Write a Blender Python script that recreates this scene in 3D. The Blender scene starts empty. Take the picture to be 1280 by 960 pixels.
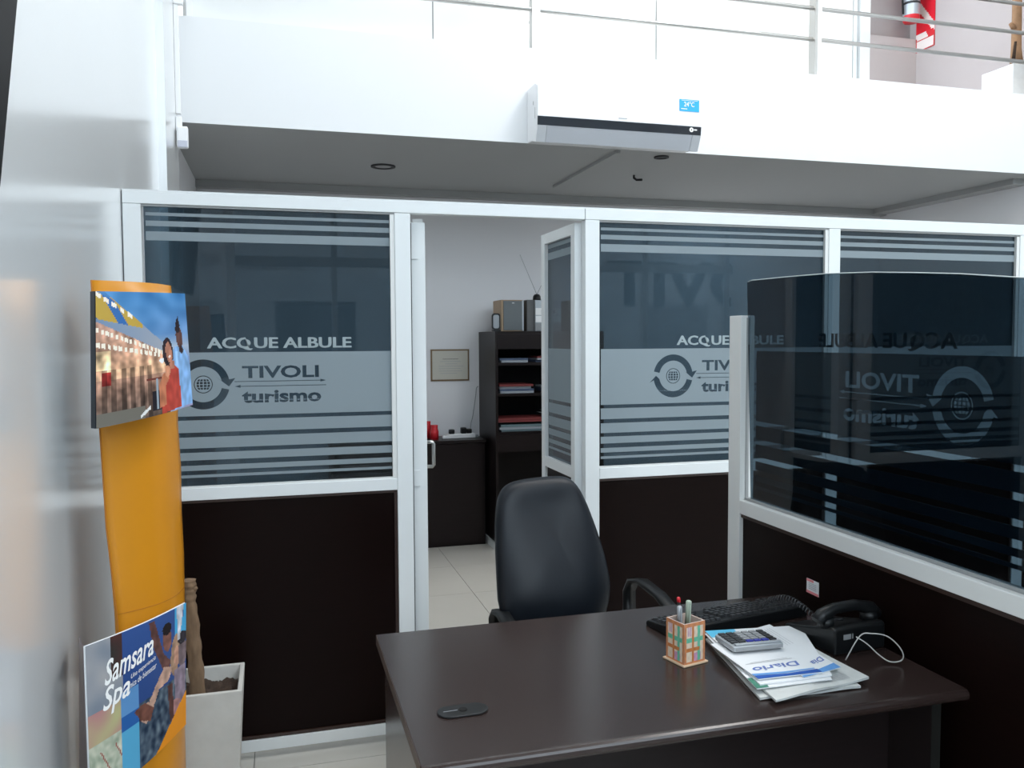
import bpy, bmesh, math, random
from mathutils import Vector, Matrix, Euler
random.seed(7)
PI = math.pi
SC = bpy.context.scene
COL = SC.collection

# ------------------------------------------------------------------ camera
YAW, PIT, ROL, FPX = 0.274155, -0.053303, -0.005067, 1045.08
CH = 1.5
cam_d = bpy.data.cameras.new('camera'); cam = bpy.data.objects.new('camera', cam_d); COL.objects.link(cam)
_fw = Vector((math.sin(YAW)*math.cos(PIT), math.cos(YAW)*math.cos(PIT), math.sin(PIT)))
_rt = Vector((math.cos(YAW), -math.sin(YAW), 0)); _up = _rt.cross(_fw)
_r2 = _rt*math.cos(ROL) + _up*math.sin(ROL); _u2 = -_rt*math.sin(ROL) + _up*math.cos(ROL)
_m = Matrix((_r2, _u2, -_fw)).transposed().to_4x4(); _m.translation = Vector((0, 0, CH))
cam.matrix_world = _m
cam_d.sensor_width = 36.0; cam_d.lens = 36.0*FPX/1280.0; cam_d.clip_start = 0.02; cam_d.clip_end = 200
SC.camera = cam

# ------------------------------------------------------------------ world, light, exposure
W = bpy.data.worlds.new('sky'); SC.world = W; W.use_nodes = True
nt = W.node_tree; bg = nt.nodes['Background']
bg.inputs[0].default_value = (0.80, 0.90, 1.0, 1); bg.inputs[1].default_value = 5.9
SC.view_settings.view_transform = 'Standard'; SC.view_settings.look = 'None'
SC.view_settings.exposure = 0.12; SC.view_settings.gamma = 1.0; SC.view_settings.use_curve_mapping = False
SC.cycles.max_bounces = 14; SC.cycles.diffuse_bounces = 6; SC.cycles.glossy_bounces = 6
SC.cycles.transparent_max_bounces = 24; SC.cycles.sample_clamp_indirect = 6.0
SC.cycles.caustics_reflective = False; SC.cycles.caustics_refractive = False

def lamp(name, loc, rot, size, energy, color=(1, 1, 1), portal=False):
    l = bpy.data.lights.new(name, 'AREA'); l.shape = 'RECTANGLE'; l.size, l.size_y = size
    l.energy = energy; l.color = color; l.cycles.is_portal = portal
    o = bpy.data.objects.new(name, l); COL.objects.link(o); o.location = loc; o.rotation_euler = rot
    return o
lamp('daylight_portal', (2.5, -3.12, 2.9), (PI/2, 0, 0), (6.0, 5.8), 1, portal=True)
# ceiling lamp of the upper floor
lamp('mezzanine_light', (2.6, 3.4, 5.6), (0, 0, 0), (4.6, 0.5), 100, (1.0, 0.98, 0.95))
lamp('hall_fill_light', (3.3, .6, 5.75), (0, 0, 0), (.5, 3.4), 120, (1.0, 0.98, 0.96))  # added fill that brightens the left wall, no known lamp here
lamp('back_office_fill', (3.4, 5.5, 2.56), (0, 0, 0), (0.6, 0.6), 9, (0.95, 0.97, 1.0))  # added fill for the back office, whose own downlights are off

# ------------------------------------------------------------------ materials
MATS = {}
def mat(name, col, rough=0.5, metal=0.0, spec=0.5, noise=None, bump=None, coat=0, emit=None, wood=False):
    if name in MATS: return MATS[name]
    m = bpy.data.materials.new(name); m.use_nodes = True; t = m.node_tree; b = t.nodes['Principled BSDF']
    b.inputs['Base Color'].default_value = (*col, 1); b.inputs['Roughness'].default_value = rough
    b.inputs['Metallic'].default_value = metal; b.inputs['Specular IOR Level'].default_value = spec
    b.inputs['Coat Weight'].default_value = coat; b.inputs['Coat Roughness'].default_value = 0.17; b.inputs['Coat IOR'].default_value = 1.75
    if emit: b.inputs['Emission Color'].default_value = (*emit[0], 1); b.inputs['Emission Strength'].default_value = emit[1]
    if noise or bump or wood:
        tc = t.nodes.new('ShaderNodeTexCoord'); mp = t.nodes.new('ShaderNodeMapping'); t.links.new(tc.outputs['Object'], mp.inputs[0])
        n = t.nodes.new('ShaderNodeTexNoise'); t.links.new(mp.outputs[0], n.inputs['Vector'])
        sc, amt = noise if noise else (bump[0], 0)
        n.inputs['Scale'].default_value = sc; n.inputs['Detail'].default_value = 6
        if wood: mp.inputs['Scale'].default_value = wood
        if noise:
            r = t.nodes.new('ShaderNodeMix'); r.data_type = 'RGBA'
            r.inputs['A'].default_value = (*[c*(1-amt) for c in col], 1); r.inputs['B'].default_value = (*[min(1, c*(1+amt)) for c in col], 1)
            t.links.new(n.outputs['Fac'], r.inputs['Factor']); t.links.new(r.outputs['Result'], b.inputs['Base Color'])
        if bump:
            n2 = t.nodes.new('ShaderNodeTexNoise'); n2.inputs['Scale'].default_value = bump[0]; n2.inputs['Detail'].default_value = 4
            t.links.new(mp.outputs[0], n2.inputs['Vector'])
            bp = t.nodes.new('ShaderNodeBump'); bp.inputs['Strength'].default_value = bump[1]; bp.inputs['Distance'].default_value = bump[2]
            t.links.new(n2.outputs['Fac'], bp.inputs['Height']); t.links.new(bp.outputs[0], b.inputs['Normal'])
    MATS[name] = m; return m

def glass_mat(name, tint, f0=0.045, rough=0.0):
    """thin tinted pane: transparent body plus a Fresnel reflection on each face"""
    m = bpy.data.materials.new(name); m.use_nodes = True; t = m.node_tree
    for n in list(t.nodes): t.nodes.remove(n)
    out = t.nodes.new('ShaderNodeOutputMaterial'); mix = t.nodes.new('ShaderNodeMixShader')
    tr = t.nodes.new('ShaderNodeBsdfTransparent'); tr.inputs[0].default_value = (*[c**0.5 for c in tint], 1)
    gl = t.nodes.new('ShaderNodeBsdfGlossy'); gl.inputs['Roughness'].default_value = rough; gl.inputs['Color'].default_value = (1, 1, 1, 1)
    lw = t.nodes.new('ShaderNodeLayerWeight'); lw.inputs['Blend'].default_value = 0.5
    p = t.nodes.new('ShaderNodeMath'); p.operation = 'POWER'; p.inputs[1].default_value = 5
    ma = t.nodes.new('ShaderNodeMath'); ma.operation = 'MULTIPLY_ADD'; ma.inputs[1].default_value = 1-f0; ma.inputs[2].default_value = f0
    t.links.new(lw.outputs['Facing'], p.inputs[0]); t.links.new(p.outputs[0], ma.inputs[0]); t.links.new(ma.outputs[0], mix.inputs[0])
    t.links.new(tr.outputs[0], mix.inputs[1]); t.links.new(gl.outputs[0], mix.inputs[2]); t.links.new(mix.outputs[0], out.inputs[0])
    MATS[name] = m; return m

def film_mat(name, col, clear):
    m = bpy.data.materials.new(name); m.use_nodes = True; t = m.node_tree
    for n in list(t.nodes): t.nodes.remove(n)
    out = t.nodes.new('ShaderNodeOutputMaterial'); mix = t.nodes.new('ShaderNodeMixShader'); mix.inputs[0].default_value = clear
    d = t.nodes.new('ShaderNodeBsdfDiffuse'); d.inputs[0].default_value = (*col, 1)
    tr = t.nodes.new('ShaderNodeBsdfTransparent'); tr.inputs[0].default_value = (0.9, 0.95, 1, 1)
    t.links.new(d.outputs[0], mix.inputs[1]); t.links.new(tr.outputs[0], mix.inputs[2]); t.links.new(mix.outputs[0], out.inputs[0])
    MATS[name] = m; return m

def print_mat(name, rough=0.25):
    m = bpy.data.materials.new(name); m.use_nodes = True; t = m.node_tree; b = t.nodes['Principled BSDF']
    a = t.nodes.new('ShaderNodeVertexColor'); a.layer_name = 'ink'; t.links.new(a.outputs[0], b.inputs['Base Color'])
    b.inputs['Roughness'].default_value = rough; b.inputs['Specular IOR Level'].default_value = 0.4
    MATS[name] = m; return m

WALL = mat('wall_paint_satin', (0.74, 0.77, 0.79), 0.30, spec=0.5, noise=(3, 0.012), coat=1.0)
WALLI = mat('office_wall_paint', (0.78, 0.78, 0.80), 0.6)
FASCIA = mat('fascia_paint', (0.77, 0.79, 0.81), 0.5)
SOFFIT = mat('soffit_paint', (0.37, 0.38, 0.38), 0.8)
UPWALL = mat('upper_wall_paint', (0.44, 0.385, 0.37), 0.7)
UPWALLD = mat('upper_wall_grey_paint', (0.34, 0.30, 0.29), 0.7)
TILE = mat('porcelain_tile', (0.60, 0.58, 0.53), 0.16, spec=0.5, noise=(5, 0.03))
GROUT = mat('grout', (0.30, 0.29, 0.27), 0.9)
ALU = mat('white_lacquered_aluminium', (0.75, 0.78, 0.79), 0.35)
ALUG = mat('grey_gasket', (0.30, 0.31, 0.31), 0.6)
ALUD = mat('divider_aluminium', (0.72, 0.73, 0.72), 0.35)
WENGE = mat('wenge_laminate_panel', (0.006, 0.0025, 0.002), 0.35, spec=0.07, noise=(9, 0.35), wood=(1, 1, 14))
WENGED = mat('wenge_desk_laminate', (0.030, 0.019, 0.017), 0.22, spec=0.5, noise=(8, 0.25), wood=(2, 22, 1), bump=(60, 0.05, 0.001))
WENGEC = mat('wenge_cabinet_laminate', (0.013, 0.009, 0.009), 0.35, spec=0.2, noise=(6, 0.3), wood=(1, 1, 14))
WENGEL = mat('wenge_edge', (0.030, 0.013, 0.009), 0.4)
GLASS = glass_mat('smoked_glass', (0.065, 0.11, 0.145), 0.034)
GLASSD = glass_mat('dark_divider_glass', (0.080, 0.12, 0.15), 0.018)
CLEAR = glass_mat('clear_glass', (0.92, 0.95, 0.95), 0.04)
WHITEGLASS = mat('white_back_painted_glass', (0.86, 0.88, 0.88), 0.06, spec=0.6)
FILM = film_mat('frosted_film', (0.27, 0.32, 0.35), 0.10)
FILML = film_mat('lettering_film', (0.36, 0.42, 0.44), 0.08)
STEEL = mat('brushed_steel', (0.55, 0.54, 0.52), 0.3, metal=1.0)
STEELW = mat('white_post_paint', (0.86, 0.87, 0.88), 0.4)
BLACK = mat('black_plastic', (0.007, 0.008, 0.009), 0.38, spec=.35)
BLACKM = mat('black_matt_plastic', (0.02, 0.021, 0.023), 0.6)
BLACKK = mat('black_key_plastic', (0.03, 0.031, 0.034), 0.35)
LEATHER = mat('black_leatherette', (0.007, 0.010, 0.015), 0.42, spec=0.3, bump=(180, 0.08, 0.002))
GREYP = mat('grey_plastic', (0.30, 0.31, 0.32), 0.4)
SILVER = mat('silver_plastic', (0.42, 0.45, 0.48), 0.35, metal=0.3)
WHITEP = mat('white_plastic', (0.85, 0.86, 0.87), 0.3)
ACW = mat('air_conditioner_shell', (0.86, 0.87, 0.89), 0.14, spec=0.5)
ORANGE = mat('orange_cardboard', (0.60, 0.24, 0.012), 0.32, spec=0.4, noise=(2.5, 0.06))
ORANGED = mat('orange_cardboard_fold', (0.42, 0.15, 0.01), 0.6)
CEMENT = mat('white_cement', (0.56, 0.55, 0.52), 0.75, noise=(14, 0.16), bump=(30, 0.2, 0.004))
SOIL = mat('soil', (0.045, 0.027, 0.018), 0.95, noise=(90, 0.7))
BARK = mat('bark', (0.19, 0.12, 0.07), 0.85, noise=(45, 0.65), bump=(50, 0.6, 0.006), wood=(1, 1, .35))
PAPER = mat('white_paper', (0.76, 0.78, 0.80), 0.6)
NEWS = mat('newsprint', (0.55, 0.57, 0.56), 0.8, noise=(40, 0.14))
CREAM = mat('cream_wood', (0.68, 0.50, 0.34), 0.6)
REDP = mat('red_plastic', (0.62, 0.02, 0.03), 0.35)
BLUEP = mat('blue_key_plastic', (0.03, 0.04, 0.32), 0.35)
GOLD = mat('brass_frame', (0.20, 0.13, 0.07), 0.4, metal=0.5)
INKK = mat('dark_ink', (0.05, 0.05, 0.06), 0.6)
INKG = mat('grey_ink', (0.38, 0.39, 0.41), 0.7)
INKB = mat('blue_ink', (0.12, 0.18, 0.45), 0.6)
INKW = mat('white_ink', (0.88, 0.88, 0.88), 0.5)
INKSKY = mat('sky_blue_ink', (0.02, 0.40, 0.85), 0.35)
BLUEBAND = mat('blue_band_ink', (0.02, 0.10, 0.42), 0.4)
LBLUEBAND = mat('light_blue_band_ink', (0.13, 0.33, 0.68), 0.4)
CYAN = mat('cyan_ink', (0.10, 0.50, 0.75), 0.4)
GREEN = mat('green_ink', (0.05, 0.22, 0.15), 0.5)
PINKS = mat('pink_ink', (0.75, 0.25, 0.27), 0.6)
BOXBROWN = mat('speaker_side_veneer', (0.42, 0.29, 0.18), 0.5)
SPKF = mat('speaker_cloth', (0.16, 0.18, 0.19), 0.8)
PRINT = print_mat('printed_card'); PRINTM = print_mat('printed_matt', 0.55)
ASPHALT = mat('street_paving', (0.07, 0.07, 0.07), 0.9)
STUCCO = mat('street_facade', (0.20, 0.22, 0.23), 0.9)
DARKWIN = mat('dark_window', (0.03, 0.035, 0.04), 0.2)
SOFTG = mat('soft_grey_felt', (0.10, 0.10, 0.10), 0.9)

# ------------------------------------------------------------------ helpers
class MB:
    def __init__(s): s.v = []; s.f = []; s.mi = []; s.sm = []
    def add(s, vs, fs, mi=0, smooth=False):
        o = len(s.v); s.v += [tuple(v) for v in vs]
        for f in fs: s.f.append(tuple(i+o for i in f)); s.mi.append(mi); s.sm.append(smooth)
        return s
    def box(s, x0, x1, y0, y1, z0, z1, mi=0, M=None):
        vs = [Vector((x, y, z)) for z in (z0, z1) for y in (y0, y1) for x in (x0, x1)]
        if M: vs = [M @ v for v in vs]
        return s.add(vs, [(0, 2, 3, 1), (4, 5, 7, 6), (0, 1, 5, 4), (2, 6, 7, 3), (0, 4, 6, 2), (1, 3, 7, 5)], mi)
    def prism(s, pts, ax, a, b, mi=0, smooth=False):
        """extrude 2D polygon pts along axis ax ('x','y','z') from a to b"""
        n = len(pts)
        def P(p, t): return {'x': (t, p[0], p[1]), 'y': (p[0], t, p[1]), 'z': (p[0], p[1], t)}[ax]
        vs = [P(p, a) for p in pts] + [P(p, b) for p in pts]
        s.add(vs, [tuple(range(n))[::-1], tuple(range(n, 2*n))], mi)
        o = len(s.v) - 2*n
        for i in range(n):
            j = (i+1) % n; s.f.append((o+i, o+j, o+n+j, o+n+i)); s.mi.append(mi); s.sm.append(smooth)
        return s
    def tube(s, path, r, n=10, mi=0, cap=True):
        path = [Vector(p) for p in path]; rs = r if isinstance(r, (list, tuple)) else [r]*len(path)
        rings = []; prev = None
        for i, p in enumerate(path):
            d = (path[min(i+1, len(path)-1)] - path[max(i-1, 0)]).normalized()
            if prev is None:
                u = d.orthogonal().normalized()
            else:
                u = (prev - d*prev.dot(d)); u = u.normalized() if u.length > 1e-6 else d.orthogonal().normalized()
            prev = u; w = d.cross(u)
            rings.append([p + (u*math.cos(2*PI*k/n) + w*math.sin(2*PI*k/n))*rs[i] for k in range(n)])
        vs = [v for rg in rings for v in rg]; fs = []
        for i in range(len(path)-1):
            for k in range(n): fs.append((i*n+k, i*n+(k+1) % n, (i+1)*n+(k+1) % n, (i+1)*n+k))
        s.add(vs, fs, mi, True)
        if cap:
            o = len(s.v)-len(vs)
            s.f.append(tuple(o+k for k in range(n))[::-1]); s.mi.append(mi); s.sm.append(False)
            s.f.append(tuple(o+(len(path)-1)*n+k for k in range(n))); s.mi.append(mi); s.sm.append(False)
        return s
    def lathe(s, prof, c=(0, 0, 0), n=24, mi=0):
        vs = []; fs = []
        for (r, z) in prof:
            for k in range(n): vs.append((c[0]+r*math.cos(2*PI*k/n), c[1]+r*math.sin(2*PI*k/n), c[2]+z))
        for i in range(len(prof)-1):
            for k in range(n): fs.append((i*n+k, i*n+(k+1) % n, (i+1)*n+(k+1) % n, (i+1)*n+k))
        return s.add(vs, fs, mi, True)
    def grid(s, rows, mi=0, smooth=True, closed=False):
        nr, nc = len(rows), len(rows[0]); vs = [v for r in rows for v in r]; fs = []
        for i in range(nr-1):
            for k in range(nc if closed else nc-1):
                k2 = (k+1) % nc; fs.append((i*nc+k, i*nc+k2, (i+1)*nc+k2, (i+1)*nc+k))
        return s.add(vs, fs, mi, smooth)
    def build(s, name, mats, parent=None, bevel=0, solid=0, local=False, sub=0, seg=2):
        me = bpy.data.meshes.new(name); off = Vector((0, 0, 0))
        if parent is not None and not local: off = wloc(parent)
        me.from_pydata([tuple(Vector(v)-off) for v in s.v], [], s.f); me.update()
        for m in (mats if isinstance(mats, (list, tuple)) else [mats]): me.materials.append(m)
        for p, mi, sm in zip(me.polygons, s.mi, s.sm): p.material_index = mi; p.use_smooth = sm
        bm = bmesh.new(); bm.from_mesh(me); bmesh.ops.recalc_face_normals(bm, faces=bm.faces); bm.to_mesh(me); bm.free()
        o = bpy.data.objects.new(name, me); COL.objects.link(o)
        if parent is not None: o.parent = parent
        if solid:
            md = o.modifiers.new('solid', 'SOLIDIFY'); md.thickness = solid; md.offset = 0
        if bevel:
            md = o.modifiers.new('bevel', 'BEVEL'); md.width = bevel; md.segments = seg; md.limit_method = 'ANGLE'; md.angle_limit = 0.6
        if sub:
            md = o.modifiers.new('sub', 'SUBSURF'); md.levels = sub; md.render_levels = sub
        return o

def wloc(o):
    v = Vector((0, 0, 0))
    while o is not None: v += Vector(o.location); o = o.parent
    return v
def tag(o, label=None, cat=None, group=None, kind=None):
    if label: o['label'] = label
    if cat: o['category'] = cat
    if group: o['group'] = group
    if kind: o['kind'] = kind
    return o
def thing(name, label, cat, loc=(0, 0, 0), rz=0, group=None, rot=None):
    o = bpy.data.objects.new(name, None); COL.objects.link(o); o.empty_display_size = .05
    o.location = loc; o.rotation_euler = rot if rot else (0, 0, rz)
    return tag(o, label, cat, group)
def structure(name, loc=(0, 0, 0)):
    o = bpy.data.objects.new(name, None); COL.objects.link(o); o.location = loc; o['kind'] = 'structure'; return o
def B(name, m, parent, *b, bevel=0, local=False, seg=2):
    return MB().box(*b).build(name, m, parent, bevel=bevel, local=local, seg=seg)
def instance(src, parent, loc, rot=None, scale=None, name=None):
    c = src.copy(); COL.objects.link(c); c.parent = parent; c.location = loc
    if rot: c.rotation_euler = rot
    if scale: c.scale = scale
    return c

# direction of sight through a point of the photograph, used only to work out where real things stand
def ray(x, y): return _fw + _r2*((x-640)/FPX) - _u2*((y-480)/FPX)
def onY(x, y, Y): d = ray(x, y); return Vector((0, 0, CH)) + d*(Y/d.y)
def onZ(x, y, Z): d = ray(x, y); return Vector((0, 0, CH)) + d*((Z-CH)/d.z)
def onX(x, y, X): d = ray(x, y); return Vector((0, 0, CH)) + d*(X/d.x)

# ---- text: outlines of letters as closed 2D loops
_tcache = {}
def text_loops(txt, size, bold=0.0, shear=0.0, space=1.0, sx=1.0):
    key = (txt, size, bold, shear, space, sx)
    if key in _tcache: return _tcache[key]
    cu = bpy.data.curves.new('t', 'FONT'); cu.body = txt; cu.size = size; cu.offset = bold; cu.shear = shear; cu.space_character = space
    cu.resolution_u = 3; cu.fill_mode = 'BOTH'
    ob = bpy.data.objects.new('t', cu); COL.objects.link(ob)
    dg = bpy.context.evaluated_depsgraph_get(); dg.update(); ev = ob.evaluated_get(dg)
    me = ev.to_mesh()
    bm = bmesh.new(); bm.from_mesh(me); ev.to_mesh_clear()
    bmesh.ops.remove_doubles(bm, verts=bm.verts, dist=1e-6)
    nxt = {}
    for e in bm.edges:
        if len(e.link_faces) == 1:
            l = e.link_loops[0]; nxt.setdefault(l.vert.index, []).append(l.link_loop_next.vert.index)
    co = {v.index: (v.co.x*sx, v.co.y) for v in bm.verts}
    loops = []
    while nxt:
        a = next(iter(nxt)); loop = []; cur = a
        while cur in nxt:
            loop.append(co[cur]); n = nxt[cur].pop()
            if not nxt[cur]: del nxt[cur]
            cur = n
            if cur == a: break
        if len(loop) > 2: loops.append(loop)
    bm.free(); bpy.data.objects.remove(ob); bpy.data.curves.remove(cu)
    _tcache[key] = loops; return loops
def loops_bbox(L):
    xs = [p[0] for l in L for p in l]; ys = [p[1] for l in L for p in l]; return min(xs), max(xs), min(ys), max(ys)
def fit(L, x0, x1, y0, y1):
    a, b, c, d = loops_bbox(L)
    return [[(x0+(p[0]-a)/(b-a)*(x1-x0), y0+(p[1]-c)/(d-c)*(y1-y0)) for p in l] for l in L]
def fill(loops):
    """even-odd filled mesh of closed 2D loops -> verts, faces"""
    cu = bpy.data.curves.new('f', 'CURVE'); cu.dimensions = '2D'; cu.fill_mode = 'BOTH'
    for l in loops:
        sp = cu.splines.new('POLY'); sp.points.add(len(l)-1)
        for p, q in zip(sp.points, l): p.co = (q[0], q[1], 0, 1)
        sp.use_cyclic_u = True
    ob = bpy.data.objects.new('f', cu); COL.objects.link(ob)
    dg = bpy.context.evaluated_depsgraph_get(); dg.update(); ev = ob.evaluated_get(dg); me = ev.to_mesh()
    vs = [tuple(v.co) for v in me.vertices]; fs = [tuple(p.vertices) for p in me.polygons]
    ev.to_mesh_clear(); bpy.data.objects.remove(ob); bpy.data.curves.remove(cu)
    return vs, fs
def flat(name, m, parent, loops, org, ux, uy, local=False):
    vs, fs = fill(loops); org, ux, uy = Vector(org), Vector(ux), Vector(uy)
    return MB().add([org+ux*v[0]+uy*v[1] for v in vs], fs).build(name, m, parent, local=local)
def rect(x0, x1, y0, y1): return [(x0, y0), (x1, y0), (x1, y1), (x0, y1)]
def circ(cx, cy, r, n=32): return [(cx+r*math.cos(2*PI*k/n), cy+r*math.sin(2*PI*k/n)) for k in range(n)]
def rrect(x0, x1, y0, y1, r, n=5):
    out = []
    for cx, cy, a in ((x1-r, y1-r, 0), (x0+r, y1-r, PI/2), (x0+r, y0+r, PI), (x1-r, y0+r, 1.5*PI)):
        for k in range(n+1): t = a+PI/2*k/n; out.append((cx+r*math.cos(t), cy+r*math.sin(t)))
    return out

# ---- prints: a small painted raster carried as ink colour on a flat sheet
from mathutils import noise as _mn
def nz(x, y, s=1.0): return _mn.noise(Vector((x*s, y*s, 3.1)))
def inside(poly, x, y):
    c = False; j = len(poly)-1
    for i in range(len(poly)):
        if (poly[i][1] > y) != (poly[j][1] > y) and x < (poly[j][0]-poly[i][0])*(y-poly[i][1])/(poly[j][1]-poly[i][1])+poly[i][0]: c = not c
        j = i
    return c
def lin(c): return tuple(((v/255+0.055)/1.055)**2.4 if v > 10 else v/3294.6 for v in c)
def print_sheet(name, m, parent, P, nu, nv, paint, local=False):
    """P(u,v)->point, paint(u,v)->sRGB 0-255"""
    mb = MB(); rows = [[P(i/nu, j/nv) for i in range(nu+1)] for j in range(nv+1)]
    mb.grid(rows, smooth=False); o = mb.build(name, m, parent, local=local)
    me = o.data; ca = me.color_attributes.new('ink', 'FLOAT_COLOR', 'CORNER')
    for j in range(nv):
        for i in range(nu):
            c = lin(paint((i+.5)/nu, (j+.5)/nv)); p = me.polygons[j*nu+i]
            for li in p.loop_indices: ca.data[li].color = (*c, 1)
    return o

# =================================================================== SETTING
PY = 3.064          # front face of the office partition
SLZ, SLT, FY = 2.6, 3.127, 4.56   # underside, top and front of the mezzanine slab
BY = 6.2            # back wall of the office
# floor with its tiles
fl = structure('floor')
B('grout_bed', GROUT, fl, -.9, 6.2, -3.2, 6.5, -.12, -.006)
TS = .60; gx, gy = -.104, -.03
tl = MB().box(-TS/2+.0015, TS/2-.0015, -TS/2+.0015, TS/2-.0015, -.008, 0).build('tile', TILE, fl, local=True)
first = True
for i in range(-1, 9):
    for j in range(-5, 11):
        x = gx+(i+.5)*TS - .0; y = gy+(j+.5)*TS
        if x > 5.6 or y > 6.4 or y < -3.2: continue
        if first: tl.location = (x, y, 0); first = False
        else: instance(tl, fl, (x, y, 0))
# walls
wl = structure('wall_left')
B('wall_panel', WALL, wl, -.75, -.49, -3.3, 4.05, 0, 5.8)
B('pilaster', WALL, wl, -.75, -.455, 4.05, FY, 0, 5.8)
B('office_wall', WALLI, wl, -.75, -.51, FY, BY+.2, 0, SLZ)
B('upper_wall', WALL, wl, -.75, -.49, FY, BY+.2, SLT, 5.8)
wb = structure('wall_back'); B('wall_panel', WALLI, wb, -.75, 5.4, BY, BY+.2, 0, SLZ)
wr = structure('wall_right')
B('wall_panel', WALL, wr, 5.48, 5.7, -3.3, 6.6, 0, 5.8)
B('office_wall', WALLI, wr, 5.08, 5.479, FY+.002, BY-.002, 0, SLZ)
ce = structure('ceiling'); B('ceiling_slab', FASCIA, ce, -.75, 5.7, -3.3, 6.6, 5.8, 6.0)
# mezzanine slab with soffit beams
sl = structure('floor_mezzanine')
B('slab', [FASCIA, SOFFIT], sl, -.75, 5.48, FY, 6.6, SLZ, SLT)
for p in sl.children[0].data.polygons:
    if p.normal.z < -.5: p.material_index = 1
for x0, x1 in ((1.93, 1.955), ):
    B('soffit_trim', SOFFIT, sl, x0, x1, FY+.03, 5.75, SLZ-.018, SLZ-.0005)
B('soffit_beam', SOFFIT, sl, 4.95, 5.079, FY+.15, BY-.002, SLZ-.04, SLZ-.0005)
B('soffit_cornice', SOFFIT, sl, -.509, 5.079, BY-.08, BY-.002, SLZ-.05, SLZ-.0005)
# upper floor: white glass front, its frames, far walls
t1 = structure('trim_1')
ug = structure('window_1')
UY = 5.2
xs = [-.44, .967, 2.47, 4.003]
for a, b in zip(xs[:-1], xs[1:]):
    B('glass_panel', WHITEGLASS, ug, a+.004, b-.004, UY, UY+.03, SLT, 5.6)
for x in xs[1:-1]: B('joint', ALUG, ug, x-.0035, x+.0035, UY+.006, UY+.03, SLT, 5.6)
B('frame_post', ALU, ug, 4.003, 4.03, UY-.01, UY+.05, SLT, 5.6)
B('frame_post', ALU, ug, 4.042, 4.124, UY-.03, UY+.05, SLT, 5.6)
B('wall_panel', UPWALLD, t1, 4.03, 5.48, 6.3, 6.4, SLT, 5.8)
B('low_wall', UPWALL, t1, 4.13, 5.48, 6.22, 6.3, SLT, 4.1)
B('side_wall', UPWALL, t1, 5.44, 5.479, 4.58, 6.3, SLT, 5.8)

# storefront behind the viewer, street outside
SY = -3.2
sf = structure('window_2')
for x in (-.45, .62, 1.75, 3.0, 4.3, 5.4): B('mullion', ALUG, sf, x-.03, x+.03, SY-.05, SY+.05, 0, 5.8)
for z in (.05, 2.35, 3.4, 5.75): B('transom', ALUG, sf, -.49, 5.48, SY-.045, SY+.045, z-.05, z+.05)
B('shop_pane', CLEAR, sf, -.46, 5.45, SY-.003, SY+.003, .06, 5.74)
wf = structure('wall_front'); B('pier', WALL, wf, -.75, -.4, SY-.15, SY+.1, 0, 5.8)
st = structure('street_ground'); B('paving', ASPHALT, st, -14, 20, -16, SY-.06, -.2, -.02)
fb = structure('wall_street')
B('facade', STUCCO, fb, -14, 20, -16.3, -16, 0, 5.0)
for k in range(-3, 5):
    B('facade_opening', DARKWIN, fb, k*3.4, k*3.4+2.0, -16.02, -15.98, .1, 2.5)
# lettering on the shop window, mirrored seen from inside
def vpt(x, y):   # a point of the shop window seen as a reflection in the partition glass
    p = onY(x, y, 2*PY-SY); return p.x, p.z
xa, za = vpt(760, 384); xb, zb = vpt(1010, 330)
big = fit(text_loops('TIVOLI', 1, .03), xa, xa+(xb-xa), za, zb)
flat('window_lettering', BLACKM, sf, big, (0, SY+.006, 0), (1, 0, 0), (0, 0, 1))
xa, za = vpt(299, 338); xb, zb = vpt(392, 329)
flat('window_lettering', INKG, sf, fit(text_loops('SECTOR DE INCENDIO', 1, .02), 0, xb-xa, za, zb), (xb, SY+.008, 0), (-1, 0, 0), (0, 0, 1))

# =================================================================== OFFICE PARTITION
part = thing('glass_partition', 'white-framed partition of smoked glass over dark panels under the mezzanine', 'partition', (-.487, PY+.02, 0))
F0, F1 = PY, PY+.042
def frame(name, p, x0, x1, z0, z1, m=ALU, y0=F0, y1=F1): return B(name, m, p, x0, x1, y0, y1, z0, z1, bevel=.002)
TOP = 2.003; GT = 1.955; RT, RB = .99, .947
PXR = 4.9
frame('top_rail', part, -.487, 1.158, 1.962, TOP); frame('top_rail', part, 1.160, PXR, 1.962, TOP)
B('top_rail_lip', ALU, part, -.487, PXR, F0+.001, F1+.02, TOP, TOP+.006)
posts = [(-.487, -.430), (.421, .479), (1.160, 1.219), (2.258, 2.314), (3.27, 3.33), (4.3, 4.36)]
for a, b in posts: frame('post', part, a, b, .0, 1.961)
frame('wall_channel', part, -.489, -.4872, 0, TOP, ALUG, F0+.01, F1+.03)
bays = [(-.430, .421), (1.219, 2.258), (2.314, 3.27), (3.33, 4.3), (4.36, PXR)]

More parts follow.
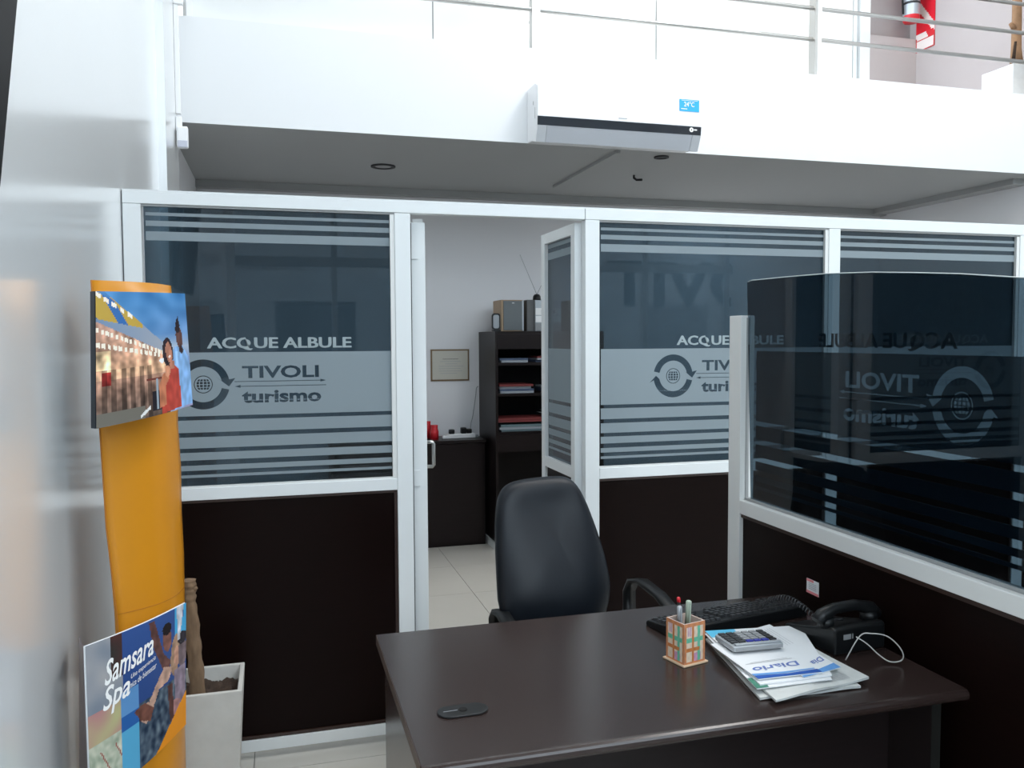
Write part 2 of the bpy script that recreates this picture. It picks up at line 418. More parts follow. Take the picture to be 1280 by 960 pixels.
def logo_holes(cx, cz, R):
    """cut-outs of the round-arrow emblem with its little globe"""
    L = []
    ro, ri = R, R*.71
    def arc(a0, a1, n=26):
        o = [(cx+ro*math.cos(a0+(a1-a0)*k/n), cz+ro*math.sin(a0+(a1-a0)*k/n)) for k in range(n+1)]
        i = [(cx+ri*math.cos(a0+(a1-a0)*k/n), cz+ri*math.sin(a0+(a1-a0)*k/n)) for k in range(n, -1, -1)]
        return o, i
    o, i = arc(PI*.93, PI*.06)
    rm = (ro+ri)/2
    tip = (cx+rm*1.14, cz-R*.10)
    L.append(o + [(cx+ro*1.22, cz+R*.24), tip, (cx+ri*.70, cz+R*.28)] + i)
    o, i = arc(-PI*.07, -PI*.94)
    tip = (cx-rm*1.02, cz+R*.02)
    L.append(o + [(cx-ro*1.2, cz-R*.30), tip, (cx-ri*.78, cz-R*.26)] + i)
    g = R*.33
    L.append(circ(cx, cz, g*1.08)); L.append(circ(cx, cz, g*.98))
    q = g*.86; lat = [-.85, -.42, 0, .42, .85]; lon = [-1.2, -.55, 0, .55, 1.2]
    for a in range(4):
        for b in range(4):
            l0, l1 = lat[a]+.05, lat[a+1]-.05; m0, m1 = lon[b]+.07, lon[b+1]-.07
            pts = []
            for t in range(5): la = l0; lo = m0+(m1-m0)*t/4; pts.append((cx+q*math.sin(lo)*math.cos(la), cz+q*math.sin(la)))
            for t in range(5): la = l1; lo = m1+(m0-m1)*t/4; pts.append((cx+q*math.sin(lo)*math.cos(la), cz+q*math.sin(la)))
            L.append(pts)
    return L
def bold_flat(name, m, parent, org, ux, x0, x1, z0, z1):
    vs, fs = fill(fit(text_loops('ACQUE ALBULE', 1, .010), x0+.0012, x1-.0012, z0+.0006, z1-.0006)); mb = MB(); org, ux = Vector(org), Vector(ux); n_ = ux.cross(Vector((0, 0, 1)))
    for k, (dx, dz) in enumerate(((-.0016, 0), (.0016, 0), (0, .0008))): mb.add([org+ux*(v[0]+dx)+Vector((0, 0, v[1]+dz))+n_*(.00012*k) for v in vs], fs)
    return mb.build(name, m, parent)
def ledge(x0, x1, z, dirn):
    h = .0012
    a = [(x0, z-h), (x1, z-h), (x1, z+h), (x0, z+h)]
    if dirn > 0: return [(x0, z-h), (x1-.02, z-h), (x1-.02, z-.005), (x1, z), (x1-.02, z+.005), (x1-.02, z+h), (x0, z+h)]
    return [(x0+.02, z-h), (x1, z-h), (x1, z+h), (x0+.02, z+h), (x0+.02, z+.005), (x0, z), (x0+.02, z-.005)]
STR = [(1.925, 1.936), (1.890, 1.908), (1.842, 1.872), (1.182, 1.225), (1.127, 1.166), (1.085, 1.112), (1.049, 1.067), (1.024, 1.034)]
def bay(p, x0, x1, lx=None, y=F0+.018, org=None, ux=None, big=True, nameg='glass_pane'):
    """pane with its film stripes, gaskets, mid rail, dark panel, bottom rail"""
    pane = B(nameg, GLASS, p, x0+.006, x1-.006, y, y+.006, RT+.004, GT+.004)
    for a, b in STR: B('frosted_stripe', FILM, pane, x0+.012, x1-.012, y-.0012, y-.0004, a, b)
    holes = []
    if lx is not None:
        holes += fit(text_loops('TIVOLI', 1, .028), lx+.129, lx+.392, 1.368, 1.412)
        holes += fit(text_loops('turismo', 1, .035), lx+.127, lx+.399, 1.281, 1.325)
        holes += [ledge(lx+.103, lx+.417, 1.357, 1), ledge(lx+.103, lx+.417, 1.340, -1)]
        holes += logo_holes(lx, 1.349, .087)
    flat('frosted_band', FILM, pane, [rect(x0+.012, x1-.012, 1.239, 1.460)] + holes, (0, y-.0009, 0), (1, 0, 0), (0, 0, 1))
    if lx is not None:
        bold_flat('lettering', FILML, pane, (0, y-.0009, 0), (1, 0, 0), lx+.015, lx+.509, 1.466, 1.512)
    return pane
for i, (a, b) in enumerate(bays):
    lx = {0: -.247, 1: 1.545}.get(i)
    if i < 3: bay(part, a, b, lx)
    else: B('glass_pane', GLASS, part, a+.006, b-.006, F0+.018, F0+.024, RT+.004, GT+.004)
    for q, z0, z1 in ((0, GT, 1.9615), (0, RT, RT+.006)):
        B('gasket', ALUG if z0 == GT else ALUD, part, a, b, F0+.006, F0+.017, z0, z1)
    B('glazing_bead', ALUD, part, b-.016, b-.0005, F0+.004, F0+.017, RT+.001, GT)
    frame('mid_rail', part, a+.0005, b-.0005, RB, RT)
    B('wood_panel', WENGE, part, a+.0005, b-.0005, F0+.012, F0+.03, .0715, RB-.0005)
    B('panel_bead', WENGEL, part, a+.001, b-.001, F0+.004, F0+.0115, .0725, .084)
    B('panel_bead', WENGEL, part, a+.001, b-.001, F0+.006, F0+.0115, RB-.010, RB-.001)
    B('panel_bead', WENGEL, part, b-.012, b-.001, F0+.006, F0+.0115, .086, RB-.011)
    frame('bottom_rail', part, a+.0005, b-.0005, .028, .071)

# doors: two narrow leaves opened inwards
def leaf(name, hx, ang, L, handle):
    """leaf hinged at hx; built along local +x from the hinge, then turned"""
    d = bpy.data.objects.new(name, None); COL.objects.link(d); d.location = (hx, F1+.004, 0); d['kind'] = 'structure'
    d.rotation_euler = (0, 0, ang)
    k = dict(local=True)
    w = .026 if handle else .02
    B('stile', ALU, d, 0, .045, -w, w, .012, 1.935 if handle else 1.955, bevel=.002, **k)
    B('stile', ALU, d, L-.045, L, -w, w, .012, 1.955, bevel=.002, **k)
    B('rail', ALU, d, .0455, L-.0455, -.019, .019, 1.912, 1.955, **k)
    B('rail', ALU, d, .0455, L-.0455, -.019, .019, RB-.004, RT-.004, **k)
    B('rail', ALU, d, .0455, L-.0455, -.019, .019, .012, .07, **k)
    pane = B('glass_pane', GLASS, d, .0455, L-.0455, -.003, .003, RT-.0035, 1.9115, **k)
    s = -1 if handle else 1
    for a, b in STR:
        if b < 1.91: B('frosted_stripe', FILM, pane, .05, L-.05, s*.0045-.0004, s*.0045+.0004, a, b, **k)
    B('frosted_band', FILM, pane, .05, L-.05, s*.0045-.0004, s*.0045+.0004, 1.239, 1.46, **k)
    B('wood_panel', WENGE, d, .0455, L-.0455, -.008, .008, .0705, RB-.0045, **k)
    for z in (1.83, .98, .2):
        B('hinge', ALU, d, -.006, -.0005, (.0 if handle else -.026), (.034 if handle else -.016), z-.03, z+.03, **k)
    if handle:
        B('gap_shade_strip', BLACKM, part, .4815, .4865, F0+.03, F0+.04, .02, 1.93)  # dark strip standing in for the shaded gap between post and leaf
        s = -1
        h = MB().tube([(L-.03, s*.027, 1.078), (L-.03, s*.055, 1.078), (L-.03, s*.060, 1.072), (L-.03, s*.060, .982), (L-.03, s*.055, .976), (L-.03, s*.027, .976)], .0075, 10)
        h.build('door_handle', STEEL, d, local=True)
    return d
d1 = leaf('door_1', .514, math.radians(81.5), .335, True)
d2 = leaf('door_2', 1.152, math.radians(90.5), .42, False)

# =================================================================== DESK DIVIDER
DX = 1.42
dv = thing('desk_divider', 'low divider of dark glass with curved top, grey frame, right of the desk', 'divider', (DX+.03, 2.395, 0))
B('post', ALUD, dv, DX, DX+.05, 2.362, 2.432, 0, 1.572, bevel=.002)
B('post_groove', ALUG, dv, DX+.02, DX+.03, 2.3585, 2.3615, .99, 1.565)
B('mid_rail', ALUD, dv, DX, DX+.05, .1, 2.3615, .938, .982, bevel=.002)
B('rail_lip', ALUG, dv, DX+.017, DX+.037, .1, 2.3585, .9825, .990)
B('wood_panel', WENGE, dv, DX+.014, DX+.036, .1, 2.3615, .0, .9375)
B('panel_bead', WENGEL, dv, DX+.006, DX+.0135, .1, 2.361, .926, .937)
prof = [(2.335, .985)]
for px_, py_ in ((935, 353), (940, 351), (985, 346.5), (1035, 342.5), (1090, 341), (1140, 341.5), (1200, 343), (1280, 348)):
    p = onX(px_, py_, DX+.027); prof.append((p.y, p.z))
y0, z0 = prof[-1]
for yy in (1.2, .9, .6, .3, .1): prof.append((yy, z0-.10*(y0-yy)-.02*(y0-yy)**2))
prof.append((.1, .985))
gp = MB().prism(prof, 'x', DX+.024, DX+.030).build('glass_pane', GLASSD, dv)
fy0, fy1 = .12, 2.32; fx = DX+.0308
for a_, b_ in STR[3:]: B('frosted_stripe', FILM, gp, fx, fx+.0006, fy0, fy1, a_, b_)
hl = []
for lx in (1.50, .42):
    hl += fit(text_loops('TIVOLI', 1, .028), lx+.129, lx+.392, 1.368, 1.412) + fit(text_loops('turismo', 1, .035), lx+.127, lx+.399, 1.281, 1.325)
    hl += [ledge(lx+.103, lx+.417, 1.357, 1), ledge(lx+.103, lx+.417, 1.340, -1)] + logo_holes(lx, 1.349, .087)
flat('frosted_band', FILM, gp, [rect(fy0, fy1, 1.239, 1.460)] + hl, (fx+.0003, 0, 0), (0, 1, 0), (0, 0, 1))
for lx in (1.50, .42): bold_flat('lettering', FILML, gp, (fx+.0003, 0, 0), (0, 1, 0), lx+.015, lx+.509, 1.466, 1.512)
rim = MB().tube([(DX+.027, y, z+.0012) for y, z in prof[1:-1]], .0016, 5).build('ground_glass_edge', mat('ground_glass', (.55, .6, .6), .4), gp)
st_ = B('paper_label', PAPER, dv, DX+.0125, DX+.0138, 1.968, 2.022, .782, .822)
B('red_border', PINKS, st_, DX+.0118, DX+.0124, 1.968, 2.022, .782, .789)
B('red_border', PINKS, st_, DX+.0118, DX+.0124, 1.99, 2.022, .815, .822)
for k in range(4): B('print_line', INKG, st_, DX+.0118, DX+.0124, 1.978, 2.012, .795+k*.005, .7965+k*.005)

# =================================================================== DESK
dk = thing('office_desk', 'dark wenge office desk with black cable grommet beside the divider', 'desk', (.82, 1.76, 0))
DT = .75
ptop = [(1.415+.012, .715+.018)]
# top with a rounded front edge
pr = [(2.11, DT), (2.11, .725), (1.425, .725)] + [(1.425-.0125*math.sin(PI*k/8), .7375-.0125*math.cos(PI*k/8)) for k in range(1, 8)] + [(1.425, DT)]
MB().prism(pr, 'x', .232, 1.405).build('desktop', WENGED, dk)
B('edge_band', WENGEL, dk, .2295, .2318, 1.428, 2.109, .7255, .7495)
B('side_panel', WENGED, dk, .250, .275, 1.47, 2.098, 0, .7245)
B('side_panel', WENGEC, dk, 1.36, 1.385, 1.47, 2.08, 0, .7245)
B('edge_band', mat('dull_edge', (.014, .014, .013), .5, spec=.2), dk, 1.3605, 1.3845, 1.4685, 1.4698, 0, .724)
B('modesty_panel', WENGEC, dk, .2755, 1.3595, 1.60, 1.618, .12, .7245)
gr = MB(); gr.prism([(p[0], p[1]) for p in rrect(-.052, .052, -.026, .026, .0255, 8)], 'z', 0, .004)
g = gr.build('cable_grommet', BLACK, dk, local=True, bevel=.001); g.location = (.348-.82, 1.617-1.76, DT+.0002); g.rotation_euler = (0, 0, .02)
MB().prism(circ(0, 0, .009, 12), 'z', .0042, .0052).build('cable_hole', mat('hole_black', (.002, .002, .002), .9), g, local=True)
B('split_line', GREYP, g, -.04, -.011, -.0006, .0006, .0042, .0048, local=True)

# =================================================================== CHAIR
ch = thing('office_chair', 'black leatherette office chair with tall backrest and loop armrests behind the desk', 'chair', (.88, 2.62, 0))
out = [(627, 800), (625, 740), (622, 690), (622, 650), (625, 625), (633, 610), (648, 603), (675, 599.5), (700, 597), (713, 598), (723, 604), (733, 620), (744, 648), (755, 680), (763, 710), (767, 735), (764, 760), (756, 785), (748, 800)]
yb = lambda y: 2.56 + (800-y)*.0006
pts = [onY(x, y, yb(y)) for x, y in out]
cx = sum(p.x for p in pts)/len(pts); cz = sum(p.z for p in pts)/len(pts)
rings = []
for s_, dy in ((.0, -.012), (.55, -.010), (.86, -.002), (.96, .010), (1.0, .030), (1.0, .055), (.95, .085), (.6, .10), (.0, .105)):
    rings.append([Vector((cx+(p.x-cx)*s_, p.y+dy + .20*((p.x-cx)**2)*(-1), cz+(p.z-cz)*(s_ if s_ > 0 else 0))) for p in pts])
for k in (0, -1): rings[k] = [Vector((cx, sum(p.y for p in pts)/len(pts)+(-.014 if k == 0 else .105), cz))]*len(pts)
MB().grid(rings, closed=True).build('backrest', LEATHER, ch, sub=2)
MB().prism(rrect(.66, 1.12, 2.26, 2.66, .09), 'z', .43, .50).build('seat', LEATHER, ch, bevel=.02, seg=4)
B('seat_pan', BLACK, ch, .70, 1.08, 2.30, 2.64, .405, .429, bevel=.006)
MB().box(.86, .92, 2.62, 2.68, .40, .75).build('back_bracket', BLACK, ch, bevel=.008)
def arm(P, name='armrest'):
    # flat bent loop, swept
    P = [Vector(p) for p in P]; mb = MB(); rows = []
    for i, p in enumerate(P):
        d = (P[min(i+1, len(P)-1)]-P[max(0, i-1)]).normalized(); n = d.cross(Vector((1, 0, 0))).normalized()
        rows.append([p+Vector((a, 0, 0))*1 + n*b for a, b in ((-.024, -.007), (-.020, .006), (.020, .006), (.024, -.007), (.0, -.012))])
    mb.grid(rows, closed=True)
    mb.f.append(tuple(range(5))); mb.mi.append(0); mb.sm.append(False)
    o = len(rows)*5-5; mb.f.append(tuple(o+k for k in range(5))); mb.mi.append(0); mb.sm.append(False)
    return mb.build(name, BLACK, ch)
AL = Vector((.045, 0, -.072)); AR = Vector((.06, 0, -.062))
arm([Vector(q_)+AL for q_ in [(.655, 2.60, .50), (.648, 2.68, .56), (.645, 2.68, .64), (.645, 2.64, .675), (.645, 2.57, .685), (.645, 2.46, .672), (.645, 2.36, .64), (.655, 2.29, .57), (.665, 2.30, .48), (.645, 2.34, .49)]])
arm([Vector(q_)+AR for q_ in [(1.12, 2.62, .50), (1.135, 2.72, .58), (1.14, 2.735, .66), (1.145, 2.71, .705), (1.15, 2.64, .720), (1.16, 2.52, .706), (1.17, 2.40, .665), (1.175, 2.31, .60), (1.16, 2.29, .50), (1.08, 2.33, .49)]])
MB().tube([(.89, 2.46, .10), (.89, 2.46, .41)], .026, 14).build('gas_lift', BLACK, ch)
for k in range(5):
    a = .3+2*PI*k/5; e = Vector((.89+.28*math.cos(a), 2.46+.28*math.sin(a), .075))
    MB().tube([(.89+.02*math.cos(a), 2.46+.02*math.sin(a), .115), e], [.028, .016], 8).build('base_leg', BLACK, ch)
    w = Vector((math.cos(a+PI/2), math.sin(a+PI/2), 0))
    MB().tube([(e.x-w.x*.02, e.y-w.y*.02, .028), (e.x+w.x*.02, e.y+w.y*.02, .028)], .027, 14).build('caster', BLACKM, ch)

# =================================================================== THINGS ON THE DESK
# keyboard (the worker sits on the far side, so its rear edge faces the viewer)
kb = thing('keyboard', 'black computer keyboard lying behind the pen cup and calculator on the desk', 'keyboard', (1.142, 1.952, DT+.0005), math.radians(190))
kw, kd = .43, .136
MB().prism([(-kd/2, 0), (kd/2, 0), (kd/2, .027), (kd/2-.004, .030), (-kd/2+.006, .014), (-kd/2, .009)], 'x', -kw/2, kw/2).build('case', BLACK, kb, bevel=.002, local=True)
sl_ = math.atan2(.016, kd-.010)
kk = MB(); kk.add([(-.0078, -.0078, 0), (.0078, -.0078, 0), (.0078, .0078, 0), (-.0078, .0078, 0), (-.006, -.005, .006), (.006, -.005, .006), (.006, .0062, .006), (-.006, .0062, .006)],
                  [(0, 1, 5, 4), (1, 2, 6, 5), (2, 3, 7, 6), (3, 0, 4, 7), (4, 5, 6, 7)])
key = kk.build('key', BLACKK, kb, local=True); n_ = 0
def putkey(x, y, w=1.0):
    global n_
    z = .0145+(y+kd/2-.006)*math.tan(sl_)
    if n_ == 0: key.location = (x, y, z); key.rotation_euler = (sl_, 0, 0); key.scale = (w, 1, 1)
    else: instance(key, kb, (x, y, z), (sl_, 0, 0), (w, 1, 1))
    n_ += 1
u = .0187
for r in range(6):
    yy = -kd/2+.020+r*.0192+(.004 if r == 5 else 0); x = -kw/2+.018
    if r == 0:
        for c, w in ((0, 1.3), (1.4, 1), (2.6, 1), (6, 5.0), (9.6, 1), (10.8, 1), (12.1, 1.3)): putkey(x+c*u, yy, w)
    else:
        for c in range(14 if r < 5 else 13): putkey(x+c*u, yy)
    if r < 5:
        for c in range(4): putkey(kw/2-.018-c*u, yy)
    if r in (0, 3, 4, 5):
        for c in range(3): putkey(kw/2-.102-c*u*.92, yy, .9)
    if r == 1: putkey(kw/2-.102-u*.92, yy, .9)

# telephone: wedge body, handset, coiled cord
ph = thing('telephone', 'black desk telephone with handset across it, its back turned to the viewer', 'telephone', (1.319, 1.750, DT+.0005), math.radians(6))
MB().prism([(-.088, 0), (.088, 0), (.088, .024), (.02, .040), (-.076, .066), (-.088, .061)], 'x', -.078, .078).build('body', BLACK, ph, bevel=.005, local=True)
MB().tube([(-.092, -.046, .072), (-.078, -.046, .086), (-.04, -.046, .098), (.02, -.046, .099), (.07, -.046, .086), (.088, -.046, .068)], [.017, .017, .0135, .0135, .017, .017], 12).build('handset', BLACK, ph, local=True)
for x_ in (-.068, .066):
    MB().tube([(x_, -.046, .058), (x_, -.046, .080)], [.022, .019], 14).build('handset_cup', BLACK, ph, local=True)
pk = MB().box(-.006, .006, -.005, .005, 0, .004).build('key', BLACKK, ph, bevel=.001, local=True)
sp_ = -math.atan2(.026, .096)
first = True
for r in range(4):
    for c in range(3):
        yk = .0+r*.017; loc = (-.02+c*.02, yk, .0405-(yk-.02)*.27 if yk < .02 else .040-(yk-.02)*.235)
        if first: pk.location = loc; pk.rotation_euler = (sp_, 0, 0); first = False
        else: instance(pk, ph, loc, (sp_, 0, 0))
B('back_label', GREYP, ph, -.052, -.030, -.0892, -.0882, .036, .048, local=True)
B('back_label', GREYP, ph, -.026, -.023, -.0892, -.0882, .036, .048, local=True)
pc = []
a0 = Vector((-.088, -.03, .078)); a1 = Vector((-.095, .165, .046))
for k in range(241):
    t = k/240; c_ = a0.lerp(a1, t) + Vector((0, 0, .035*math.sin(PI*t))); a = 2*PI*t*20
    pc.append(c_+Vector((.006*math.cos(a), .003*math.cos(a), .006*math.sin(a))))
MB().tube(pc, .0017, 5).build('coiled_cord', BLACKK, ph, local=True)
# white cable loop behind the telephone
cp = [onZ(1057, 825, DT+.004), onY(1075, 795, 1.60), onY(1090, 792, 1.58), onY(1108, 795, 1.575), onY(1122, 806, 1.57), onY(1129, 818, 1.565), onY(1126, 826, 1.57), onY(1112, 827, 1.58), onY(1098, 818, 1.60), onY(1084, 805, 1.615), onY(1070, 796, 1.63)]
def smooth(P, n=6):
    out = []
    for i in range(len(P)-1):
        p0, p1, p2, p3 = P[max(i-1, 0)], P[i], P[i+1], P[min(i+2, len(P)-1)]
        for k in range(n):
            t = k/n; out.append(.5*((2*p1)+(-p0+p2)*t+(2*p0-5*p1+4*p2-p3)*t*t+(-p0+3*p1-3*p2+p3)*t**3))
    out.append(P[-1]); return out
tag(MB().tube(smooth(cp), .0014, 8).build('phone_cable', mat('cable_grey', (.55, .54, .52), .5)), 'thin pale cable looping up behind the telephone', 'cable')

# papers: from the bottom up
def sheetstack(name, lab, mats, corners, z, th, cat, wav=.0, group=None, sag=0, parent=None):
    """slightly wavy folded sheet with thickness; corners = far-left, far-right, near-right, near-left (x,y)"""
    c = [Vector((a, b, 0)) for a, b in corners]; ctr = sum(c, Vector())/4
    N = 10; rows = []
    for j in range(N+1):
        r = []
        for i in range(N+1):
            uu, vv = i/N, j/N
            p = (c[3]*(1-uu)+c[2]*uu)*(1-vv)+(c[0]*(1-uu)+c[1]*uu)*vv
            w = wav*(math.sin(uu*9+z*900)*math.sin(vv*5+z*400)*.5+.5)*(1-vv)
            r.append(Vector((p.x, p.y, z+w)))
        rows.append(r)
    t = thing(name, lab, cat, (ctr.x, ctr.y, z)) if parent is None else parent
    o = MB().grid(rows + [], smooth=True)
    low = [[Vector((v.x, v.y, z-.0+(v.z-z)*.6)) for v in r] for r in rows]
    up = [[Vector((v.x, v.y, v.z+th)) for v in r] for r in rows]
    mb = MB(); mb.grid(up); mb.grid(low[::-1])
    n = N+1
    for a in range(N):
        for (A, Bq) in (((up[0][a], up[0][a+1]), (low[0][a+1], low[0][a])), ((up[N][a], up[N][a+1]), (low[N][a+1], low[N][a])), ((up[a][0], up[a+1][0]), (low[a+1][0], low[a][0])), ((up[a][N], up[a+1][N]), (low[a+1][N], low[a][N]))):
            mb.add([*A, *Bq], [(0, 1, 2, 3)])
    ob = mb.build('folded_sheets', mats, t)
    def at(uu, vv, dz=.0006):
        p = (c[3]*(1-uu)+c[2]*uu)*(1-vv)+(c[0]*(1-uu)+c[1]*uu)*vv
        w = wav*(math.sin(uu*9+z*900)*math.sin(vv*5+z*400)*.5+.5)*(1-vv)
        return Vector((p.x, p.y, z+w+th+dz))
    return t, at
def patch(name, m, parent, at, poly, n=6):
    vs, fs = fill([poly]); MB().add([at(v[0], v[1]) for v in vs], fs).build(name, m, parent)
z = DT+.0006
def Z2(px_, py_, zz): p = onZ(px_, py_, zz); return (p.x, p.y)
c1 = [Z2(882, 800, z), Z2(992, 796, z), Z2(1076, 861, z), Z2(950, 876, z)]
t, at = sheetstack('newspaper', 'grey folded newspaper, lowest of the paper stack with a rolled right edge', NEWS, c1, z, .004, 'newspaper', .004)
c2 = [Z2(884, 802, z+.008), Z2(990, 797, z+.008), Z2(1086, 850, z+.008), Z2(970, 878, z+.008)]
t, at = sheetstack('newspaper', 'crumpled pale newspaper, second from the bottom of the paper stack', NEWS, c2, z+.0082, .004, 'newspaper', .004)
for k in range(5): patch('print_line', INKG, t, at, rect(.45, .85, .06+k*.018, .066+k*.018))
zz = z+.0168; c3 = [Z2(881, 793, zz), Z2(1000, 785, zz), Z2(1040, 850, zz), Z2(946, 862, zz)]
t, at = sheetstack('booklet', 'white booklet with a green corner inside the paper stack', [PAPER], c3, zz, .002, 'booklet')
patch('green_corner', GREEN, t, at, rect(.0, .16, .0, .16))
zz = z+.0195; c4 = [Z2(881, 790, zz), Z2(1000, 783, zz), Z2(1040, 845, zz), Z2(950, 857, zz)]
t, at = sheetstack('booklet', 'white booklet with light blue far corner inside the paper stack', [PAPER], c4, zz, .003, 'booklet')
patch('blue_corner', CYAN, t, at, rect(0, .3, .85, .995))
zz = z+.0232; c5 = [Z2(930, 790, zz), Z2(962, 781, zz), Z2(1051, 835, zz), Z2(1005, 848, zz)]
t, at = sheetstack('leaflet', 'white leaflet with a light blue end, right of the two top papers', [PAPER], c5, zz, .0015, 'leaflet')
patch('blue_band', LBLUEBAND, t, at, [(0, 0), (1, 0), (1, .09), (0, .03)])
L = fit(text_loops('Dia', 1, .02), 0, 1, 0, 1)
flat('lettering', INKB, t, L, at(.93, .24), at(.55, .20)-at(.93, .24), at(.91, .165)-at(.93, .24))
for k in range(3): patch('print_line', INKG, t, at, rect(.62+k*.09, .63+k*.09, .55, .93))
zz = z+.0252; c6 = [Z2(888, 806, zz), Z2(948, 795, zz), Z2(1028, 841, zz), Z2(948, 850, zz)]
t, at = sheetstack('leaflet', 'white journal sheet with a dark blue end, topmost under the calculator', [PAPER], c6, zz, .0018, 'leaflet')
patch('blue_band', BLUEBAND, t, at, [(0, 0), (1, 0), (1, .075), (.5, .05), (0, .08)])
patch('blue_band', LBLUEBAND, t, at, [(0, .085), (.5, .06), (.98, .085), (.98, .105), (.5, .10), (0, .13)])
L = fit(text_loops('Diario', 1, .02, shear=.2), 0, 1, 0, 1)
flat('lettering', INKB, t, L, at(.90, .30), at(.10, .27)-at(.90, .30), at(.90, .20)-at(.90, .30))
patch('print_line', INKG, t, at, rect(.1, .9, .36, .368)); patch('print_line', INKG, t, at, rect(.2, .85, .385, .39))

# calculator
cal = thing('calculator', 'silver pocket calculator with dark and blue keys lying on the papers', 'calculator', (1.058, 1.712, z+.0290), rot=(math.radians(-2), 0, math.radians(-3)))
MB().prism(rrect(-.064, .064, -.048, .050, .008), 'z', 0.0015, .014).build('body', SILVER, cal, bevel=.003, local=True)
B('rear_edge', GREYP, cal, -.058, .060, -.0492, -.0482, .003, .012, local=True)
B('display_hood', SILVER, cal, -.056, .058, -.044, -.034, .0145, .018, local=True, bevel=.001)
ck = MB().box(-.0080, .0080, -.0052, .0052, 0, .004).build('key', BLACKK, cal, bevel=.001, local=True); first = True
kbz = .0143
for r in range(5):
    for c in range(6):
        mt = BLACKK if c in (0, 1, 5) else (BLUEP if r == 0 else GREYP)
        loc = (-.050+c*.0198, -.022+r*.0150, kbz)
        if first: ck.location = loc; first = False
        else:
            k_ = instance(ck, cal, loc)
            if mt is not BLACKK:
                key2 = 'calckey'+mt.name
                if key2 not in MATS:
                    me = ck.data.copy(); me.materials[0] = mt; MATS[key2] = me
                k_.data = MATS[key2]
# pen cup
cup = thing('pen_cup', 'square painted wooden pen cup in orange and green on the desk', 'pen cup', (.905, 1.735, DT+.0005), math.radians(14))
B('base', CREAM, cup, -.037, .037, -.037, .037, 0, .004, local=True, bevel=.001)
w_, h_, q_ = .031, .098, .003
CI = mat('cup_lining', (.62, .50, .44), .6)
def cup_paint(seed):
    def f(u, v):
        n = math.sin(u*23+seed*5)*math.sin(v*31+seed)*.5+.5
        if u < .10 or u > .90 or v < .05 or v > .90: return (214-20*n, 142-15*n, 92)
        cc = (232, 212, 190)
        if .12 < u < .40 and v > .68 and int(u*30) % 2: cc = (196, 150, 190)
        if .45 < u < .8 and v < .25: cc = (208, 160, 190)
        if abs(u-.70) < .07 or (abs(v-.58) < .06): cc = (112, 190, 160)
        if abs(u-.42) < .06 or (abs(v-.34) < .045 and u < .72): cc = (206, 130, 76)
        return tuple(max(0, k-14*n) for k in cc)
    return f
for nm, a in (('painted_side', 0), ('painted_side', 1), ('painted_side', 2), ('painted_side', 3)):
    M = Matrix.Rotation(a*PI/2, 4, 'Z')
    side = MB().box(-w_, w_-q_, -w_, -w_+q_, .0042, h_, M=M).build('side', CI, cup, local=True)
    print_sheet(nm, PRINTM, side, lambda u_, v_, M=M: M @ Vector((-w_+(2*w_)*u_, -w_-.0006, .0042+(h_-.0042)*v_)), 30, 44, cup_paint(a), local=True)
def pen(name, lab, x, y, tilt, L_, r, m, capm, caph, flat_=False):
    o = thing(name, lab, 'pen', (0, 0, 0)); Mx = Matrix.Translation((.905+x, 1.735+y, DT+.006)) @ Euler(tilt).to_matrix().to_4x4()
    o.matrix_world = Mx; 
    MB().tube([(0, 0, 0), (0, 0, .01), (0, 0, L_-caph)], [r*.4, r, r], 10).build('barrel', m, o, local=True)
    MB().tube([(0, 0, L_-caph+.0005), (0, 0, L_-.002), (0, 0, L_)], [r*1.1, r*1.1, r*.7], 10).build('cap', capm, o, local=True)
    B('clip', capm, o, -.0015, .0015, -r*1.1-.003, -r*1.1-.0015, L_-caph*.9, L_-.004, local=True)
    return o
pen('marker_pen', 'grey marker leaning in the painted pen cup', -.012, .0, (.02, -.04, 0), .125, .0055, GREYP, SILVER, .045)
pen('marker_pen', 'pale green capped marker, tallest in the painted pen cup', .004, .004, (.03, .03, 0), .135, .006, GREYP, mat('pale_green_cap', (.38, .45, .36), .5), .055)
pen('ballpoint_pen', 'red ended pen behind the others in the painted pen cup', -.005, .017, (-.03, -.02, 0), .138, .004, BLACK, REDP, .012)

# =================================================================== AIR CONDITIONER
AX0, AX1 = 1.377, 2.352
ac = thing('air_conditioner', 'white wall air conditioner with black strip on the mezzanine fascia', 'air conditioner', (1.86, FY, 2.6))
YF = FY-.20
body = [(FY-.001, 2.892), (YF+.05, 2.892), (YF+.012, 2.868), (YF+.004, 2.84), (YF+.004, 2.655), (YF+.045, 2.572), (FY-.08, 2.592), (FY-.001, 2.598)]
MB().prism(body, 'x', AX0+.002, AX1-.002).build('body', ACW, ac, bevel=.004)
MB().prism([(YF+.006, 2.874), (YF-.004, 2.865), (YF-.008, 2.80), (YF-.004, 2.701), (YF+.003, 2.701)], 'x', AX0, AX1).build('front_panel', ACW, ac, bevel=.002)
MB().prism([(YF+.003, 2.7), (YF-.004, 2.7), (YF+.001, 2.655), (YF+.006, 2.655)], 'x', AX0, AX1).build('black_strip', mat('gloss_black_strip', (.012, .014, .02), .08), ac)
MB().prism([(YF+.0035, 2.653), (YF-.001, 2.653), (YF+.036, 2.573), (YF+.043, 2.573)], 'x', AX0+.055, AX1-.055).build('vent_flap', mat('flap_grey', (.50, .52, .56), .3), ac)
for a, b in ((AX0+.001, AX0+.053), (AX1-.053, AX1-.001)):
    MB().prism([(YF+.0035, 2.653), (YF-.001, 2.653), (YF+.036, 2.573), (YF+.043, 2.573)], 'x', a, b).build('vent_cheek', mat('flap_grey2', (.56, .58, .61), .3), ac)
